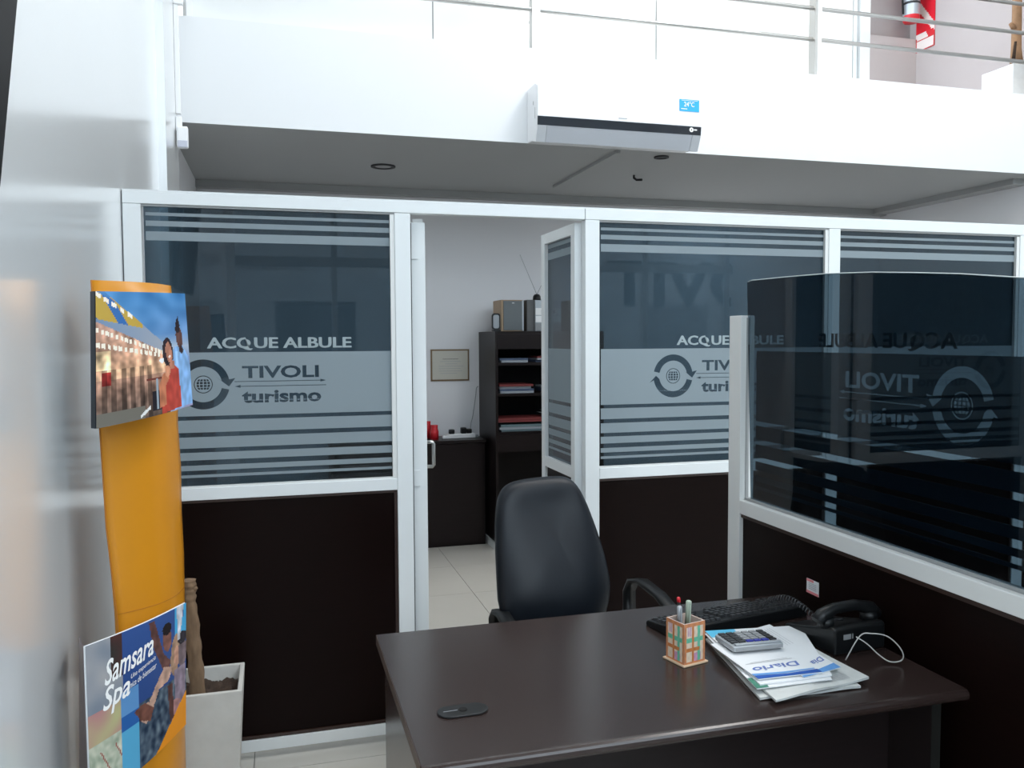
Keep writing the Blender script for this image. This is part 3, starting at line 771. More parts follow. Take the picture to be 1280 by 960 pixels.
B('side_grip', ALUG, ac, AX0+.0005, AX0+.0018, FY-.15, FY-.146, 2.70, 2.76); B('side_grip', ALUG, ac, AX0+.0005, AX0+.0018, FY-.12, FY-.113, 2.78, 2.80)
lb = B('energy_label', INKSKY, ac, 2.212, 2.335, YF-.0095, YF-.0085, 2.782, 2.848)
flat('lettering', INKW, lb, fit(text_loops('24°C', 1, .01), 2.24, 2.305, 2.808, 2.836), (0, YF-.0102, 0), (1, 0, 0), (0, 0, 1))
B('print_line', INKW, lb, 2.222, 2.26, YF-.0103, YF-.0096, 2.793, 2.797); B('print_line', INKW, lb, 2.225, 2.325, YF-.0103, YF-.0096, 2.841, 2.843)
B('brand_plate', GREYP, ac, 1.845, 1.895, YF-.0072, YF-.0052, 2.717, 2.720)
flat('badge', INKW, ac, [circ(2.29, 2.682, .013, 20), circ(2.29, 2.682, .004, 10), rrect(2.305, 2.325, 2.679, 2.686, .003)], (0, YF-.005, 0), (1, 0, 0), (0, 0, 1))

# =================================================================== SOFFIT THINGS
def ring(cx_, cy_, ro, ri, lab, glassy=True):
    o = thing('downlight', lab, 'downlight', (cx_, cy_, SLZ), group=None)
    MB().lathe([(ri, -.001), (ri, -.008), (ro, -.008), (ro, -.0005)], (cx_, cy_, SLZ)).build('trim_ring', BLACKM, o)
    MB().lathe([(.0001, -.004), (ri-.0005, -.004)], (cx_, cy_, SLZ)).build('diffuser', SOFFIT if glassy else BLACKM, o)
ring(.672, 5.376, .078, .052, 'round ceiling downlight with dark ring and pale glass, left of the two')
ring(2.266, 4.69, .045, .03, 'small dark round downlight under the air conditioner', False)
tag(MB().tube([Vector((2.34, 5.26, SLZ-.002)), Vector((2.335, 5.25, SLZ-.02)), Vector((2.35, 5.24, SLZ-.035)), Vector((2.37, 5.20, SLZ-.04))], .008, 8).build('cable_stub', BLACK), 'short black cable stub hanging from the soffit', 'cable')

# sensor and conduit by the left wall
con = thing('cable_conduit', 'white vertical cable conduit on the pilaster beside the fascia', 'conduit', (-.446, 4.50, SLZ))
MB().box(-.4545, -.432, 4.47, 4.495, 2.62, SLT+.02).build('duct', WHITEP, con, bevel=.002)
MB().box(-.4545, -.41, 4.465, 4.5, SLT+.021, SLT+.10).build('junction', WHITEP, con, bevel=.003)
MB().tube(smooth([Vector((-.45, 4.48, SLT+.10)), Vector((-.462, 4.40, SLT+.16)), Vector((-.47, 4.34, SLT+.26)), Vector((-.48, 4.3, SLT+.5))]), .004, 6).build('cord', GREYP, con)
se = thing('motion_sensor', 'white motion sensor on a ball bracket at the left end of the fascia', 'sensor', (-.44, 4.47, 2.50))
MB().box(-.4545, -.425, 4.445, 4.475, 2.53, 2.60).build('bracket', WHITEP, se, bevel=.005)
MB().lathe([(.0005, -.022), (.015, -.018), (.022, 0), (.015, .018), (.0005, .022)], (-.428, 4.44, 2.525), 14).build('ball_joint', WHITEP, se)
MB().box(-.448, -.395, 4.405, 4.438, 2.44, 2.545).build('housing', WHITEP, se, bevel=.008)
MB().box(-.442, -.398, 4.400, 4.4045, 2.442, 2.475).build('lens', mat('sensor_lens', (.55, .57, .66), .3), se, bevel=.002)

# =================================================================== RAILING UPSTAIRS
rl = thing('steel_railing', 'steel tube railing with flat posts along the mezzanine edge', 'railing', (1.44, 4.6, SLT))
for x in (-.40, 1.441, 3.278, 5.1):
    B('post', STEELW, rl, x-.004, x+.024, 4.585, 4.591, SLT+.0005, 4.2)
    B('post_web', STEEL, rl, x-.022, x-.0045, 4.586, 4.65, SLT+.0005, 4.2)
for z_ in (3.36, 3.55, 3.74, 3.93): MB().tube([(-.45, 4.615, z_), (5.4, 4.615, z_)], .0125, 10).build('rail', STEEL, rl)
MB().tube([(-.45, 4.61, 4.22), (5.4, 4.61, 4.22)], .024, 12).build('handrail', STEEL, rl)

# extinguisher and sign upstairs (on the side wall x=5.44)
WX = 5.438
def onW(px_, py_): p = onX(px_, py_, WX); return p.y, p.z
ya, za = onW(1147, 66); yb2, zb2 = onW(1169, 0)
ya = onW(1146, 30)[0]; yb2 = onW(1169, 30)[0]
zbot = onX(1147, 66, WX).z
def sgn(u_, v_):
    if v_ < .16: return (226, 214, 208) if (.03 < u_ < .97 and .02 < v_ < .145) else (190, 60, 60)
    if v_ < .24: return (226, 214, 208) if (u_+v_*2) % 1 > .4 else (204, 40, 48)
    d = (u_*.45+v_) % .5
    return (222, 208, 200) if .12 < d < .26 else (208, 22, 40)
sg = thing('extinguisher_sign', 'red and white striped extinguisher sign on the upper wall', 'sign', (WX, (ya+yb2)/2, zbot))
B('plate', REDP, sg, WX-.004, WX-.0005, yb2, ya, zbot, zbot+.62)
print_sheet('sign_print', PRINTM, sg, lambda u_, v_: Vector((WX-.0048, ya+(yb2-ya)*u_, zbot+.62*v_)), 20, 70, sgn)
ex = thing('fire_extinguisher', 'red fire extinguisher hanging before its striped sign upstairs', 'extinguisher', (5.31, 5.92, 4.2))
ep = onX(1139, 28, 5.30); ex.location = ep
MB().lathe([(.001, 0), (.060, .0), (.068, .012), (.068, .36), (.045, .42), (.02, .44), (.018, .48), (.001, .48)], tuple(ep), 24).build('cylinder', REDP, ex)
MB().lathe([(.0688, .05), (.0688, .22)], tuple(ep), 24).build('data_label', SILVER, ex)
MB().lathe([(.0692, .14), (.0692, .16)], tuple(ep), 24).build('label_band', BLACKM, ex)
MB().tube([ep+Vector((-.02, 0, .47)), ep+Vector((-.09, .0, .46)), ep+Vector((-.10, 0, .3)), ep+Vector((-.085, 0, .06))], .009, 8).build('hose', BLACK, ex)
MB().box(ep.x-.02, ep.x+.05, ep.y-.012, ep.y+.012, ep.z+.485, ep.z+.52).build('valve', BLACK, ex)
MB().box(ep.x+.069, WX-.0065, ep.y-.02, ep.y+.02, ep.z+.3, ep.z+.34).build('bracket', STEEL, ex)
# upstairs planter
up = thing('planter', 'white marbled planter with a bare trunk upstairs at the railing', 'planter', (5.235, 5.0, SLT))
zt = 3.437
MB().box(5.06, 5.41, 4.84, 5.12, SLT+.0005, zt).build('pot', mat('marbled_pot', (.62, .62, .61), .4, noise=(9, .3)), up, bevel=.006)
B('soil', SOIL, up, 5.09, 5.38, 4.87, 5.09, zt+.0005, zt+.01)
MB().tube([(5.235, 4.98, zt+.011), (5.228, 4.98, zt+.15), (5.232, 4.985, zt+.3), (5.22, 4.98, zt+1.1)], [.05, .036, .034, .03], 10).build('trunk', mat('light_bark', (.30, .17, .09), .85, noise=(30, .3)), up)
MB().tube([(5.205, 4.98, zt+.30), (5.165, 4.975, zt+.33)], [.02, .014], 8).build('branch_stub', MATS['light_bark'], up)
MB().grid([[(5.215, 4.97, zt+.02), (5.23, 4.96, zt+.02)], [(5.155, 4.95, zt+.05), (5.19, 4.95, zt+.06)], [(5.19, 4.96, zt+.20), (5.205, 4.955, zt+.20)]]).build('dry_sheath', SOIL, up, solid=.003)

# =================================================================== FLOOR PLANTER
pl = thing('planter', 'square tapered white cement planter beside the orange totem', 'planter', (-.243, 2.785, 0))
def sq(cx_, cy_, h, z_): return [Vector((cx_-h, cy_-h, z_)), Vector((cx_+h, cy_-h, z_)), Vector((cx_+h, cy_+h, z_)), Vector((cx_-h, cy_+h, z_))]
cx_, cy_ = -.243, 2.785
pcw = [sq(cx_, cy_, .096, .0005), sq(cx_, cy_, .120, .42), sq(cx_, cy_, .106, .42), sq(cx_, cy_, .100, .36)]
mb = MB().grid(pcw, smooth=False, closed=True); mb.add(pcw[0], [(0, 1, 2, 3)]); mb.add(sq(cx_, cy_, .0995, .3595), [(0, 1, 2, 3)])
mb.build('pot', CEMENT, pl, bevel=.003)
sv = []; N = 34
for j in range(N+1):
    sv.append([Vector((cx_-.099+.198*i/N, cy_-.099+.198*j/N, .374+random.uniform(-.005, .007)+.008*math.sin(i*.5)*math.sin(j*.4))) for i in range(N+1)])
so = MB().grid(sv).build('soil', SOIL, pl); so['kind'] = 'stuff'
tb = onY(246, 868, 2.75); tt = onY(236, 725, 2.75)
tr = [tb+Vector((0, 0, -.02)), tb.lerp(tt, .25)+Vector((.003, 0, 0)), tb.lerp(tt, .5)+Vector((.001, 0, 0)), tb.lerp(tt, .75)+Vector((-.002, 0, 0)), tb.lerp(tt, .86)+Vector((-.001, 0, 0)), tb.lerp(tt, .93), tt]
mb = MB(); rows = []
for i, p in enumerate(smooth(tr, 5)):
    f = i/30; r = .0235-.007*f+(.004 if f > .84 else 0)+.0018*math.sin(i*1.7)
    rows.append([p+Vector((math.cos(2*PI*k/14), math.sin(2*PI*k/14), 0))*(r*(1+.10*math.sin(k*2.1+i*.6))) for k in range(14)])
mb.grid(rows, closed=True); mb.f.append(tuple(len(mb.v)-14+k for k in range(14))); mb.mi.append(0); mb.sm.append(False)
mb.build('cut_trunk', BARK, pl)
MB().tube([tt+Vector((.012, -.004, -.03)), tt+Vector((.024, -.006, -.024))], [.008, .005], 7).build('branch_stub', BARK, pl)

# =================================================================== ORANGE TOTEM
TY = 2.25
to = thing('cardboard_totem', 'tall orange lens-shaped cardboard totem leaning near the left wall', 'display stand', (-.34, TY+.08, 0))
# per level: pixel row, left seam px, right seam px ; real depths of both seams
lev = [(350, 114, 213), (400, 117, 218), (450, 120, 221), (510, 123, 222), (540, 125, 222), (600, 129, 226), (660, 133, 227), (720, 140, 230), (768, 146, 231), (830, 151, 232), (900, 158, 232), (960, 160, 232)]
NL = 14
def seams(row):
    y_, l_, r_ = row; return onY(l_, y_, TY-.02), onY(r_, y_-(.03 if y_ < 450 else .25)*(r_-l_)*.6, TY+.17)
fr, bk = [], []
lv = [seams(r) for r in lev]
for k, row in enumerate(lev): lv[k][1].z = lv[k][0].z
LL, RR = lv[-1]; lv.append((Vector((LL.x, LL.y, .01)), Vector((RR.x, RR.y, .01))))
for k, (Lp, Rp) in enumerate(lv):
    d = (Rp-Lp); n = Vector((d.y, -d.x, 0)).normalized()
    bulge = .04; bb = .022+.058*min(1, max(0, (k-3)/6))
    fr.append([Lp.lerp(Rp, i/NL)+n*bulge*math.sin(PI*i/NL) for i in range(NL+1)])
    bk.append([Lp.lerp(Rp, i/NL)-n*bb*math.sin(PI*(i/NL))**.7 for i in range(NL+1)])
MB().grid(fr).build('front_sheet', ORANGE, to, solid=.0015)
MB().grid(bk).build('back_sheet', ORANGE, to, solid=.0015)
MB().tube([r[0] for r in fr], .0022, 5).build('seam_fold', ORANGED, to)
# score line across the front
i0 = 8
MB().tube([fr[i0][i]+Vector((.0012, -.0016, .004*i/NL)) for i in range(NL+1)], .0007, 4).build('score_line', ORANGED, to)

# upper printed card: board box on the totem
cc_ = [onY(119.5, 364, TY-.19), onY(231, 367, TY+.01), onY(241, 506, TY+.01), onY(120.5, 536, TY-.19)]
bc = thing('poster_board', 'printed board of two travellers under a blue sky, on the totem top', 'poster', tuple((cc_[0]+cc_[2])/2))
nrm = Vector((1, -.75, 0)).normalized()
def CP(u_, v_, off=0):
    p = (cc_[3]*(1-u_)+cc_[2]*u_)*(1-v_)+(cc_[0]*(1-u_)+cc_[1]*u_)*v_
    return p+nrm*(.018*math.sin(PI*u_)+off)
def ov(cx_, cy_, rx, ry, a=0):
    return [(cx_+rx*math.cos(t)*math.cos(a)-ry*math.sin(t)*math.sin(a), cy_+rx*math.cos(t)*math.sin(a)+ry*math.sin(t)*math.cos(a)) for t in [2*PI*k/20 for k in range(20)]]
# figures drawn in card coordinates (u right, v up)
MAN = [([(.70, 0), (.71, .30), (.74, .48), (.80, .545), (.90, .545), (.97, .46), (1, .35), (1, .02)], (128, 168, 214)),
       ([(.78, .1), (.80, .5), (.84, .5), (.83, .1)], (150, 186, 226)),
       (ov(.865, .62, .048, .10, .12), (92, 62, 56)), ([(.81, .68), (.83, .76), (.86, .80), (.885, .72), (.87, .66), (.84, .66)], (38, 28, 32)),
       ([(.85, .50), (.88, .56), (.92, .50), (.89, .47)], (58, 42, 44))]
WOMAN = [([(.60, .0), (.62, .24), (.68, .36), (.76, .40), (.83, .35), (.85, .02)], (176, 66, 54)),
         (ov(.70, .50, .068, .125, .1), (44, 32, 38)), (ov(.712, .50, .040, .09, .15), (176, 118, 96)),
         ([(.70, .36), (.73, .44), (.78, .42), (.78, .36)], (170, 110, 88)),
         ([(.575, .05), (.58, .24), (.63, .33), (.69, .34), (.70, .28), (.65, .22), (.66, .07)], (190, 118, 86)),
         (ov(.685, .345, .035, .05), (204, 140, 108)), (ov(.72, .465, .016, .012), (230, 210, 200))]
def card(u_, v_):
    # sky
    t = v_
    base = (66+60*(1-t)+40*u_*(1-t), 128+30*(1-t), 184+8*(1-t))
    n = nz(u_, v_*1.6, 5)
    base = tuple(min(255, b+34*n) for b in base)
    if u_ > .45 and .44 < v_ < .66: w = 1-abs(v_-.54)/.12; base = tuple(b+(214-b)*max(0, w)*.6 for b in base)
    # building wedge on the left, narrowing to the right
    topb = 1.05-u_*.72; low = .10
    if v_ < topb-.0 and u_ < .74 and v_ < .97-.7*(u_-.05)+.1:
        lit = v_ < .78-.42*u_
        if lit:
            base = (206-60*(abs(v_-.45)), 160-40*abs(v_-.4), 128)
            if v_ < .34: s = v_/.34; base = (84+86*s, 72+58*s, 66+44*s)
            k_ = 1+.55*nz(u_*1.4, v_*.6, 11)+.25*nz(u_, v_, 26)
            if v_ < .42 and .04 < u_ < .5: k_ *= .72+.35*(math.sin(u_*75) > .1)
            if .30 < v_ < .40 and .04 < u_ < .12: base = (150, 48, 44)
            if .42 < v_ < .56 and u_ < .12: base = (250, 214, 168)
            base = tuple(b*k_ for b in base)
        else: base = (118+60*u_, 142+30*u_, 172)
        if v_ > .80-.2*u_ and u_ < .42 and not lit: base = (190, 158, 70) if (u_*3+v_*2) % .7 > .24 else (56, 106, 170)
        if v_ > 1.0-.42*u_ and u_ < .42: base = (188, 150, 66) if u_ > .12 else (76, 130, 184)
    # strings of lamps
    for a0, s0, nn, u1 in ((.72, -.34, 15, .72), (.61, -.20, 13, .6), (.985, -.55, 9, .34)):
        vv = a0+s0*u_
        if u_ < u1 and abs(v_-vv) < .017 and (u_*nn*1.6) % 1 < .6: base = (246, 236, 220)
    if .5 < u_ < .62 and .04 < v_ < .20: base = (40, 38, 44)
    if abs(v_-.30) < .012 and .44 < u_ < .64: base = (110, 58, 50)
    if abs(u_-.56) < .012 and .05 < v_ < .3: base = (150, 160, 170)
    if v_ < .10 and u_ < .42: base = (112, 108, 100)
    if abs(v_-(.02+.6*(u_-.38))) < .014 and .38 < u_ < .48: base = (226, 226, 224)
    for poly, c in MAN+WOMAN:
        if inside(poly, u_, v_):
            f = 1+.22*nz(u_*2, v_, 12); base = tuple(min(255, k*f) for k in c)
    if (u_-.62)**2+(v_-.44)**2*1.8 < .0008: base = (238, 238, 240)
    return tuple(max(6, min(250, b)) for b in base)
back = MB(); rows = [[CP(i/10, j/2, -.003) for i in range(11)] for j in range(3)]
rows2 = [[CP(i/10, j/2, -.003)-nrm*.006+Vector((-.007, .010, 0)) for i in range(11)] for j in range(3)]
back.grid(rows); back.grid(rows2)
for j in range(2):
    for A in (0, 10): back.add([rows[j][A], rows[j+1][A], rows2[j+1][A], rows2[j][A]], [(0, 1, 2, 3)])
for i in range(10):
    for A in (0, 2): back.add([rows[A][i], rows[A][i+1], rows2[A][i+1], rows2[A][i]], [(0, 1, 2, 3)])
back.build('backing_board', mat('board_edge', (.012, .02, .03), .4), bc)
print_sheet('print', PRINT, bc, lambda a, b: CP(a, b), 90, 120, card)

# lower brochure with the spa advertisement
bcn = [onY(105, 808, TY-.24), onY(231, 753, TY-.01), onY(231, 905, TY-.01), onY(112, 1010, TY-.24)]
br = thing('spa_brochure', 'large spa brochure reading Samsara Spa wrapped around the totem below', 'brochure', tuple((bcn[0]+bcn[2])/2))
def BP(u_, v_, off=0):
    p = (bcn[3]*(1-u_)+bcn[2]*u_)*(1-v_)+(bcn[0]*(1-u_)+bcn[1]*u_)*v_
    return p+nrm*(.012*math.sin(PI*u_)+off)
def adv(u_, v_):
    n = 1.6*nz(u_, v_, 6); n2 = 1.6*nz(u_*1.5, v_, 14)+.8*nz(u_, v_, 30)
    if u_ < .30:
        c = (150+26*n, 152+20*n, 158+14*n)
        if v_ > .72 and u_ > .2: c = (70+20*n, 52, 50)
        if .36 < v_ < .56: c = (176, 150+20*n, 128)
        if v_ < .36: c = (172+30*n2, 178+24*n2, 160+24*n2)
        if v_ < .3 and abs(math.sin(u_*25+v_*13)) < .15: c = (150, 96, 86)
    else:
        c = (36+20*v_, 60+24*v_, 112+30*v_) if v_ > .45 else (62+34*n2, 76+34*n2, 92+30*n2)
    if .28 < u_ < .45:
        if v_ < .34: c = (84, 160, 198)
        elif v_ < .60: c = (44, 92, 156) if v_ < .44 else (92, 140, 190)
    P_ = [([(.56, .98), (.62, .98), (.72, .70), (.80, .62), (.78, .52), (.70, .60), (.60, .80)], (92, 62, 58)),
          (ov(.76, .80, .052, .10, .1), (116, 78, 68)), (ov(.76, .875, .055, .045), (36, 30, 32)),
          (ov(.86, .64, .055, .16, -.1), (160, 128, 104)), (ov(.875, .62, .032, .08), (188, 140, 118)),
          (ov(.95, .62, .055, .12), (108, 92, 96)), (ov(.95, .74, .06, .05), (46, 42, 50)),
          ([(.45, .34), (.47, .44), (.55, .42), (.62, .50), (.72, .60), (.82, .56), (.78, .48), (.66, .46), (.58, .34), (.52, .28)], (186, 150, 132)),
          ([(.40, .42), (.50, .44), (.60, .36), (.56, .28), (.46, .33)], (108, 70, 60)),
          ([(.84, .52), (.99, .52), (.99, .30), (.90, .12), (.86, .3)], (132, 116, 130)),
          ([(.78, .02), (.84, .30), (.92, .26), (.88, .02)], (164, 120, 118)), ([(.76, .44), (.82, .44), (.84, .16), (.79, .14)], (84, 54, 50)),
          ([(.88, 1), (.97, 1), (.92, .74), (.89, .74)], (196, 198, 206))]
    if u_ > .86 and v_ > .72 and not (.90 < u_ < .97 and v_ > .9): c = (70, 160, 206)
    for poly, q in P_:
        if inside(poly, u_, v_): f = 1+.16*n2; c = tuple(k*f for k in q)
    if v_ < .26*(u_-.62)/.38*1.1: c = (220, 138, 30)
    return tuple(max(5, min(248, k)) for k in c)
print_sheet('print', PRINT, br, lambda a, b: BP(a, b, .004), 90, 110, adv)
rws = [[BP(i/10, j/2, -.001) for i in range(11)] for j in range(3)]
MB().grid(rws).build('backing_sheet', PAPER, br, solid=.003)
def onbr(L, u0, u1, v0, v1, name, m=INKW, slope=0):
    L = fit(L, 0, 1, 0, 1); vs, fs = fill(L)
    MB().add([BP(u0+(u1-u0)*v[0], v0+(v1-v0)*v[1]+slope*v[0], .0055) for v in vs], fs).build(name, m, br)
onbr(text_loops('Samsara', 1, .015, shear=.3), .14, .60, .70, .86, 'lettering', slope=.05)
onbr(text_loops('Spa', 1, .015, shear=.3), .12, .36, .50, .69, 'lettering', slope=.02)
onbr(text_loops('Una experiencia', 1, .0, shear=.3), .37, .62, .655, .695, 'lettering', slope=.04)
onbr(text_loops('única de bienestar', 1, .0, shear=.3), .34, .63, .60, .64, 'lettering', slope=.04)
# rear brochure flap towards the wall
fp = [onY(99, 796, TY-.10), onY(104, 809, TY-.238), onY(112, 1010, TY-.238), onY(100, 1000, TY-.10)]
MB().add(fp, [(0, 1, 2, 3)]).build('side_flap', mat('flap_print', (.10, .075, .085), .3), br, solid=.002)

# =================================================================== BACK OFFICE
cab = thing('low_cabinet', 'low dark wenge cabinet below the framed certificate', 'cabinet', (1.0, 6.05, 0))
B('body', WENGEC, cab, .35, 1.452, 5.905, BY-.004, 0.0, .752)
B('top', WENGEC, cab, .34, 1.458, 5.885, BY-.004, .7525, .775, bevel=.002)
B('door', WENGEC, cab, .355, .898, 5.887, 5.9045, .02, .748); B('door', WENGEC, cab, .902, 1.448, 5.887, 5.9045, .02, .748)
bk_ = thing('bookcase', 'tall dark wenge bookcase with open shelves behind the office door', 'bookcase', (1.88, 5.9, 0))
X0, X1, Y0, Y1, BT = 1.482, 2.30, 5.70, BY-.004, 1.557
B('side_panel', WENGEC, bk_, X0, X0+.02, Y0, Y1, 0, BT); B('side_panel', WENGEC, bk_, X1-.02, X1, Y0, Y1, 0, BT)
B('back_panel', WENGEC, bk_, X0+.0205, X1-.0205, Y1-.01, Y1, .05, BT-.02)
B('top', WENGEC, bk_, X0+.0205, X1-.0205, Y0, Y1, BT-.02, BT)
B('fascia_board', WENGEC, bk_, X0+.0205, X1-.0205, Y0, Y0+.018, BT-.125, BT-.0205)
B('fascia_board', WENGEC, bk_, X0+.0205, X1-.0205, Y0, Y0+.018, .70, .82)
for z_ in (1.335, 1.115, .84, .06): B('shelf', WENGEC, bk_, X0+.0205, X1-.0205, Y0+.02, Y1-.0105, z_-.02, z_)
B('plinth', ALU, bk_, X0-.012, X0-.0005, Y0+.01, Y1, 0, .05)
# papers on the shelves
def stk(z_, x, w, n, cols, lab, dep=.24):
    for k in range(n):
        m = cols[k % len(cols)]; h = .012+random.random()*.006
        o = tag(B('paper_stack', m, None, x+random.uniform(-.01, .01), x+w+random.uniform(-.015, .015), 5.75+random.uniform(-.01, .02), 5.75+dep, z_+.0005, z_+h), lab % ('lowest', 'second', 'third', 'fourth', 'fifth')[k] if '%s' in lab else lab, 'papers')
        z_ += h+.0004
    return z_
PG = mat('grey_paper', (.35, .38, .42), .7); PB = mat('blue_folder', (.06, .09, .16), .5); PRD = mat('red_folder', (.16, .02, .02), .6); PT = mat('teal_folder', (.12, .18, .20), .6)
stk(1.335, 1.53, .20, 2, [PG, PB], 'grey and blue papers, %s on the left of the top shelf')
stk(1.335, 1.80, .28, 3, [PB, PG, PRD], 'blue folders, %s on the right of the top shelf')
stk(1.115, 1.53, .24, 4, [PG, PB, PG, PRD], 'flat files, %s on the left of the middle shelf')
stk(1.115, 1.86, .22, 3, [PB, PB, PG], 'dark files, %s on the right of the middle shelf')
stk(.84, 1.53, .34, 3, [PT, PG, PT], 'teal folders, %s on the lower shelf')
stk(.905, 1.52, .40, 2, [PRD, PRD], 'red folders, %s on top of the teal folders')
for k in range(3):
    o = B('loose_sheet', NEWS, None, -.12, .12, -.08, .08, 0, .0012); o.location = (1.98+.03*k, 5.86, .948+.012*k); o.rotation_euler = (0, .10+.06*k, .3*k)
    tag(o, ('lowest', 'middle', 'upper')[k]+' loose sheet sliding off the red folders in the bookcase', 'paper')
bag = MB(); 
for k in range(3): pass
# things on the bookcase
ck_ = thing('standing_mirror', 'small black framed oval stand on the left end of the bookcase top', 'picture frame', (1.505, 5.76, BT))
flat('ring', BLACK, ck_, [rrect(1.476, 1.536, BT+.012, BT+.128, .018), rrect(1.484, 1.528, BT+.022, BT+.118, .014)], (0, 5.76, 0), (1, 0, 0), (0, 0, 1)).modifiers.new('s', 'SOLIDIFY').thickness = .012
flat('glass', mat('pale_glass', (.42, .45, .48), .1), ck_, [rrect(1.484, 1.528, BT+.022, BT+.118, .014)], (0, 5.763, 0), (1, 0, 0), (0, 0, 1))
B('foot', BLACK, ck_, 1.478, 1.534, 5.74, 5.785, BT+.0005, BT+.012)
sp = thing('loudspeaker', 'wood-sided grey loudspeaker on the bookcase', 'speaker', (1.63, 5.88, BT))
B('cabinet', BOXBROWN, sp, 1.545, 1.712, 5.775, 6.0, BT+.0005, BT+.225, bevel=.004)
B('grille', SPKF, sp, 1.562, 1.700, 5.768, 5.7745, BT+.008, BT+.218, bevel=.002)
B('front_trim', SILVER, sp, 1.7005, 1.712, 5.768, 5.7745, BT+.004, BT+.222)
B('badge', INKW, sp, 1.625, 1.642, 5.766, 5.7675, BT+.20, BT+.205)
hf = thing('stereo', 'small silver and dark stereo with white display on the bookcase', 'stereo', (1.86, 5.9, BT))
B('case', mat('stereo_case', (.12, .12, .12), .5), hf, 1.745, 2.0, 5.80, 6.06, BT+.0005, BT+.228, bevel=.004)
B('front', SILVER, hf, 1.80, 1.998, 5.775, 5.7995, BT+.0005, BT+.226, bevel=.003)
B('display_panel', INKW, hf, 1.803, 1.996, 5.771, 5.7745, BT+.118, BT+.168); B('display', mat('lcd', (.01, .01, .06), .2), hf, 1.845, 1.95, 5.7695, 5.7705, BT+.130, BT+.153)
B('deck', INKW, hf, 1.803, 1.996, 5.771, 5.7745, BT+.066, BT+.112); B('lower_front', GREYP, hf, 1.803, 1.996, 5.771, 5.7745, BT+.004, BT+.06)
an = thing('indoor_antenna', 'black dome indoor antenna with two thin rods on the stereo', 'antenna', (1.84, 5.86, BT+.2285))
MB().lathe([(.001, .046), (.018, .042), (.028, .028), (.030, .010), (.030, .0005), (.001, .0005)], (1.84, 5.86, BT+.2285), 18).build('dome', BLACK, an)
for e in ((1.712, 5.86, 2.115), (1.93, 5.86, 2.0)): MB().tube([(1.84, 5.86, BT+.27), e], [.002, .0012], 6).build('rod', GREYP, an)
hs = thing('second_loudspeaker', 'dark loudspeaker at the right end of the bookcase top, behind glass', 'speaker', (2.15, 5.9, BT))
B('cabinet', BOXBROWN, hs, 2.06, 2.22, 5.79, 6.0, BT+.0005, BT+.225, bevel=.004); B('grille', SPKF, hs, 2.07, 2.21, 5.783, 5.7895, BT+.01, BT+.215)
hs.name = 'loudspeaker'
# framed certificate
ct = thing('framed_certificate', 'framed certificate hanging on the back office wall', 'certificate', (1.25, BY, 1.31))
cx0, cx1, cz0, cz1 = 1.110, 1.404, 1.19, 1.428
flat('frame', GOLD, ct, [rect(cx0, cx1, cz0, cz1), rect(cx0+.011, cx1-.011, cz0+.011, cz1-.011)], (0, BY-.012, 0), (1, 0, 0), (0, 0, 1)).modifiers.new('s', 'SOLIDIFY').thickness = .02
sh = B('sheet', mat('certificate_paper', (.56, .54, .47), .5), ct, cx0+.01, cx1-.01, BY-.009, BY-.007, cz0+.01, cz1-.01)
for k, (a, b) in enumerate(((.08, .20), (.06, .22), (.10, .19), (.05, .24), (.05, .22), (.05, .23), (.06, .19))):
    B('print_line', INKG if k else INKK, sh, cx0+a+.01, cx0+b+.01, BY-.0098, BY-.0092, cz1-.075-k*.018, cz1-.072-k*.018)
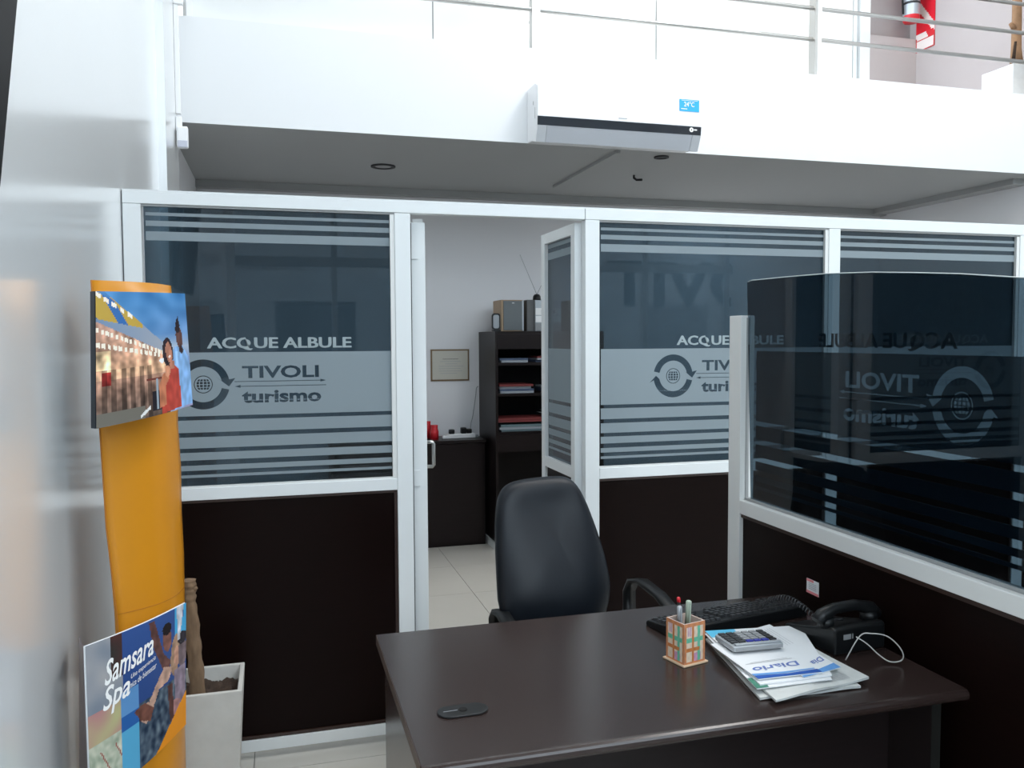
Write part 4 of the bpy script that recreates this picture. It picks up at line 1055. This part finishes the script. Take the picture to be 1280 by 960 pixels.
# on the cabinet
CT = .7755
def canister(x, y, h, r, lab):
    o = thing('red_canister', lab, 'canister', (x, y, CT))
    MB().lathe([(.001, .0005), (r, .0005), (r, h*.55), (r*.8, h*.75), (r*.8, h*.9), (.001, h*.9)], (x, y, CT), 16).build('body', REDP, o)
    MB().lathe([(r*.82, h*.905), (r*.82, h), (.001, h)], (x, y, CT), 16).build('lid', REDP, o)
canister(1.095, 5.99, .105, .032, 'short red canister in front on the low cabinet')
canister(1.062, 6.08, .125, .028, 'taller red canister behind the other, half hidden by the door')
ps = thing('power_strip', 'white power strip with black plugs on the low cabinet', 'power strip', (1.30, 6.02, CT), math.radians(4))
B('body', WHITEP, ps, -.105, .105, -.025, .025, .0005, .032, local=True, bevel=.004)
for x in (-.07, .02, .062): B('plug', BLACK, ps, x-.022, x+.018, -.018, .018, .0325, .066+(.012 if x == .02 else 0), local=True, bevel=.006)
tag(MB().box(1.155, 1.215, 5.985, 6.03, CT+.0005, CT+.022).build('charger', WHITEP, None, bevel=.004), 'small white charger left of the power strip', 'charger')
_pm = Matrix.Translation((1.30, 6.02, CT)) @ Matrix.Rotation(math.radians(4), 4, 'Z')
_cd = (MB().tube(smooth([Vector((1.38, 6.06, CT+.05)), Vector((1.40, 6.12, CT+.10)), Vector((1.43, BY-.008, .92)), Vector((1.455, BY-.006, 1.08)), Vector((1.46, BY-.006, 1.13)), Vector((1.475, BY-.006, 1.145))]), .003, 6).build('power_cord', GREYP))
_cd.parent = ps; _cd.matrix_parent_inverse = _pm.inverted()
tag(MB().box(1.405, 1.435, 6.02, 6.05, CT+.0005, CT+.02).build('plug', GREYP, None, bevel=.004), 'small grey plug right of the power strip', 'plug')

# tilted wall screen at the very left edge
tv = thing('wall_screen', 'black wall-mounted screen, its edge at the far upper left', 'screen', (-.475, 1.3, 2.1))
q0, q1 = onX(19, 0, -.43), onX(4, 150, -.46)
prs = [(-.48, 1.76, 1.86), (-.405, 1.60, 2.6)]
e0 = onX(20, 40, -.44); e1 = onX(8, 170, -.46)
dvz = (e0-e1)/max(1e-6, (e0.z-e1.z))
bz0, bz1 = e1.z-.10, e0.z+.6
pA = e1+dvz*(bz0-e1.z); pB = e1+dvz*(bz1-e1.z)
vs = [pA, pB, pB+Vector((.0, -.9, 0)), pA+Vector((0, -.9, 0))]
vs2 = [v+Vector((-.025, 0, 0)) for v in vs]
MB().add(vs+vs2, [(0, 1, 2, 3), (7, 6, 5, 4), (0, 4, 5, 1), (1, 5, 6, 2), (2, 6, 7, 3), (3, 7, 4, 0)]).build('panel', mat('screen_black', (.004, .004, .005), .5, spec=.2), tv, bevel=.008)
B('wall_bracket', GREYP, tv, -.4895, -.47, pA.y-.6, pA.y-.3, bz0+.1, bz1-.2)
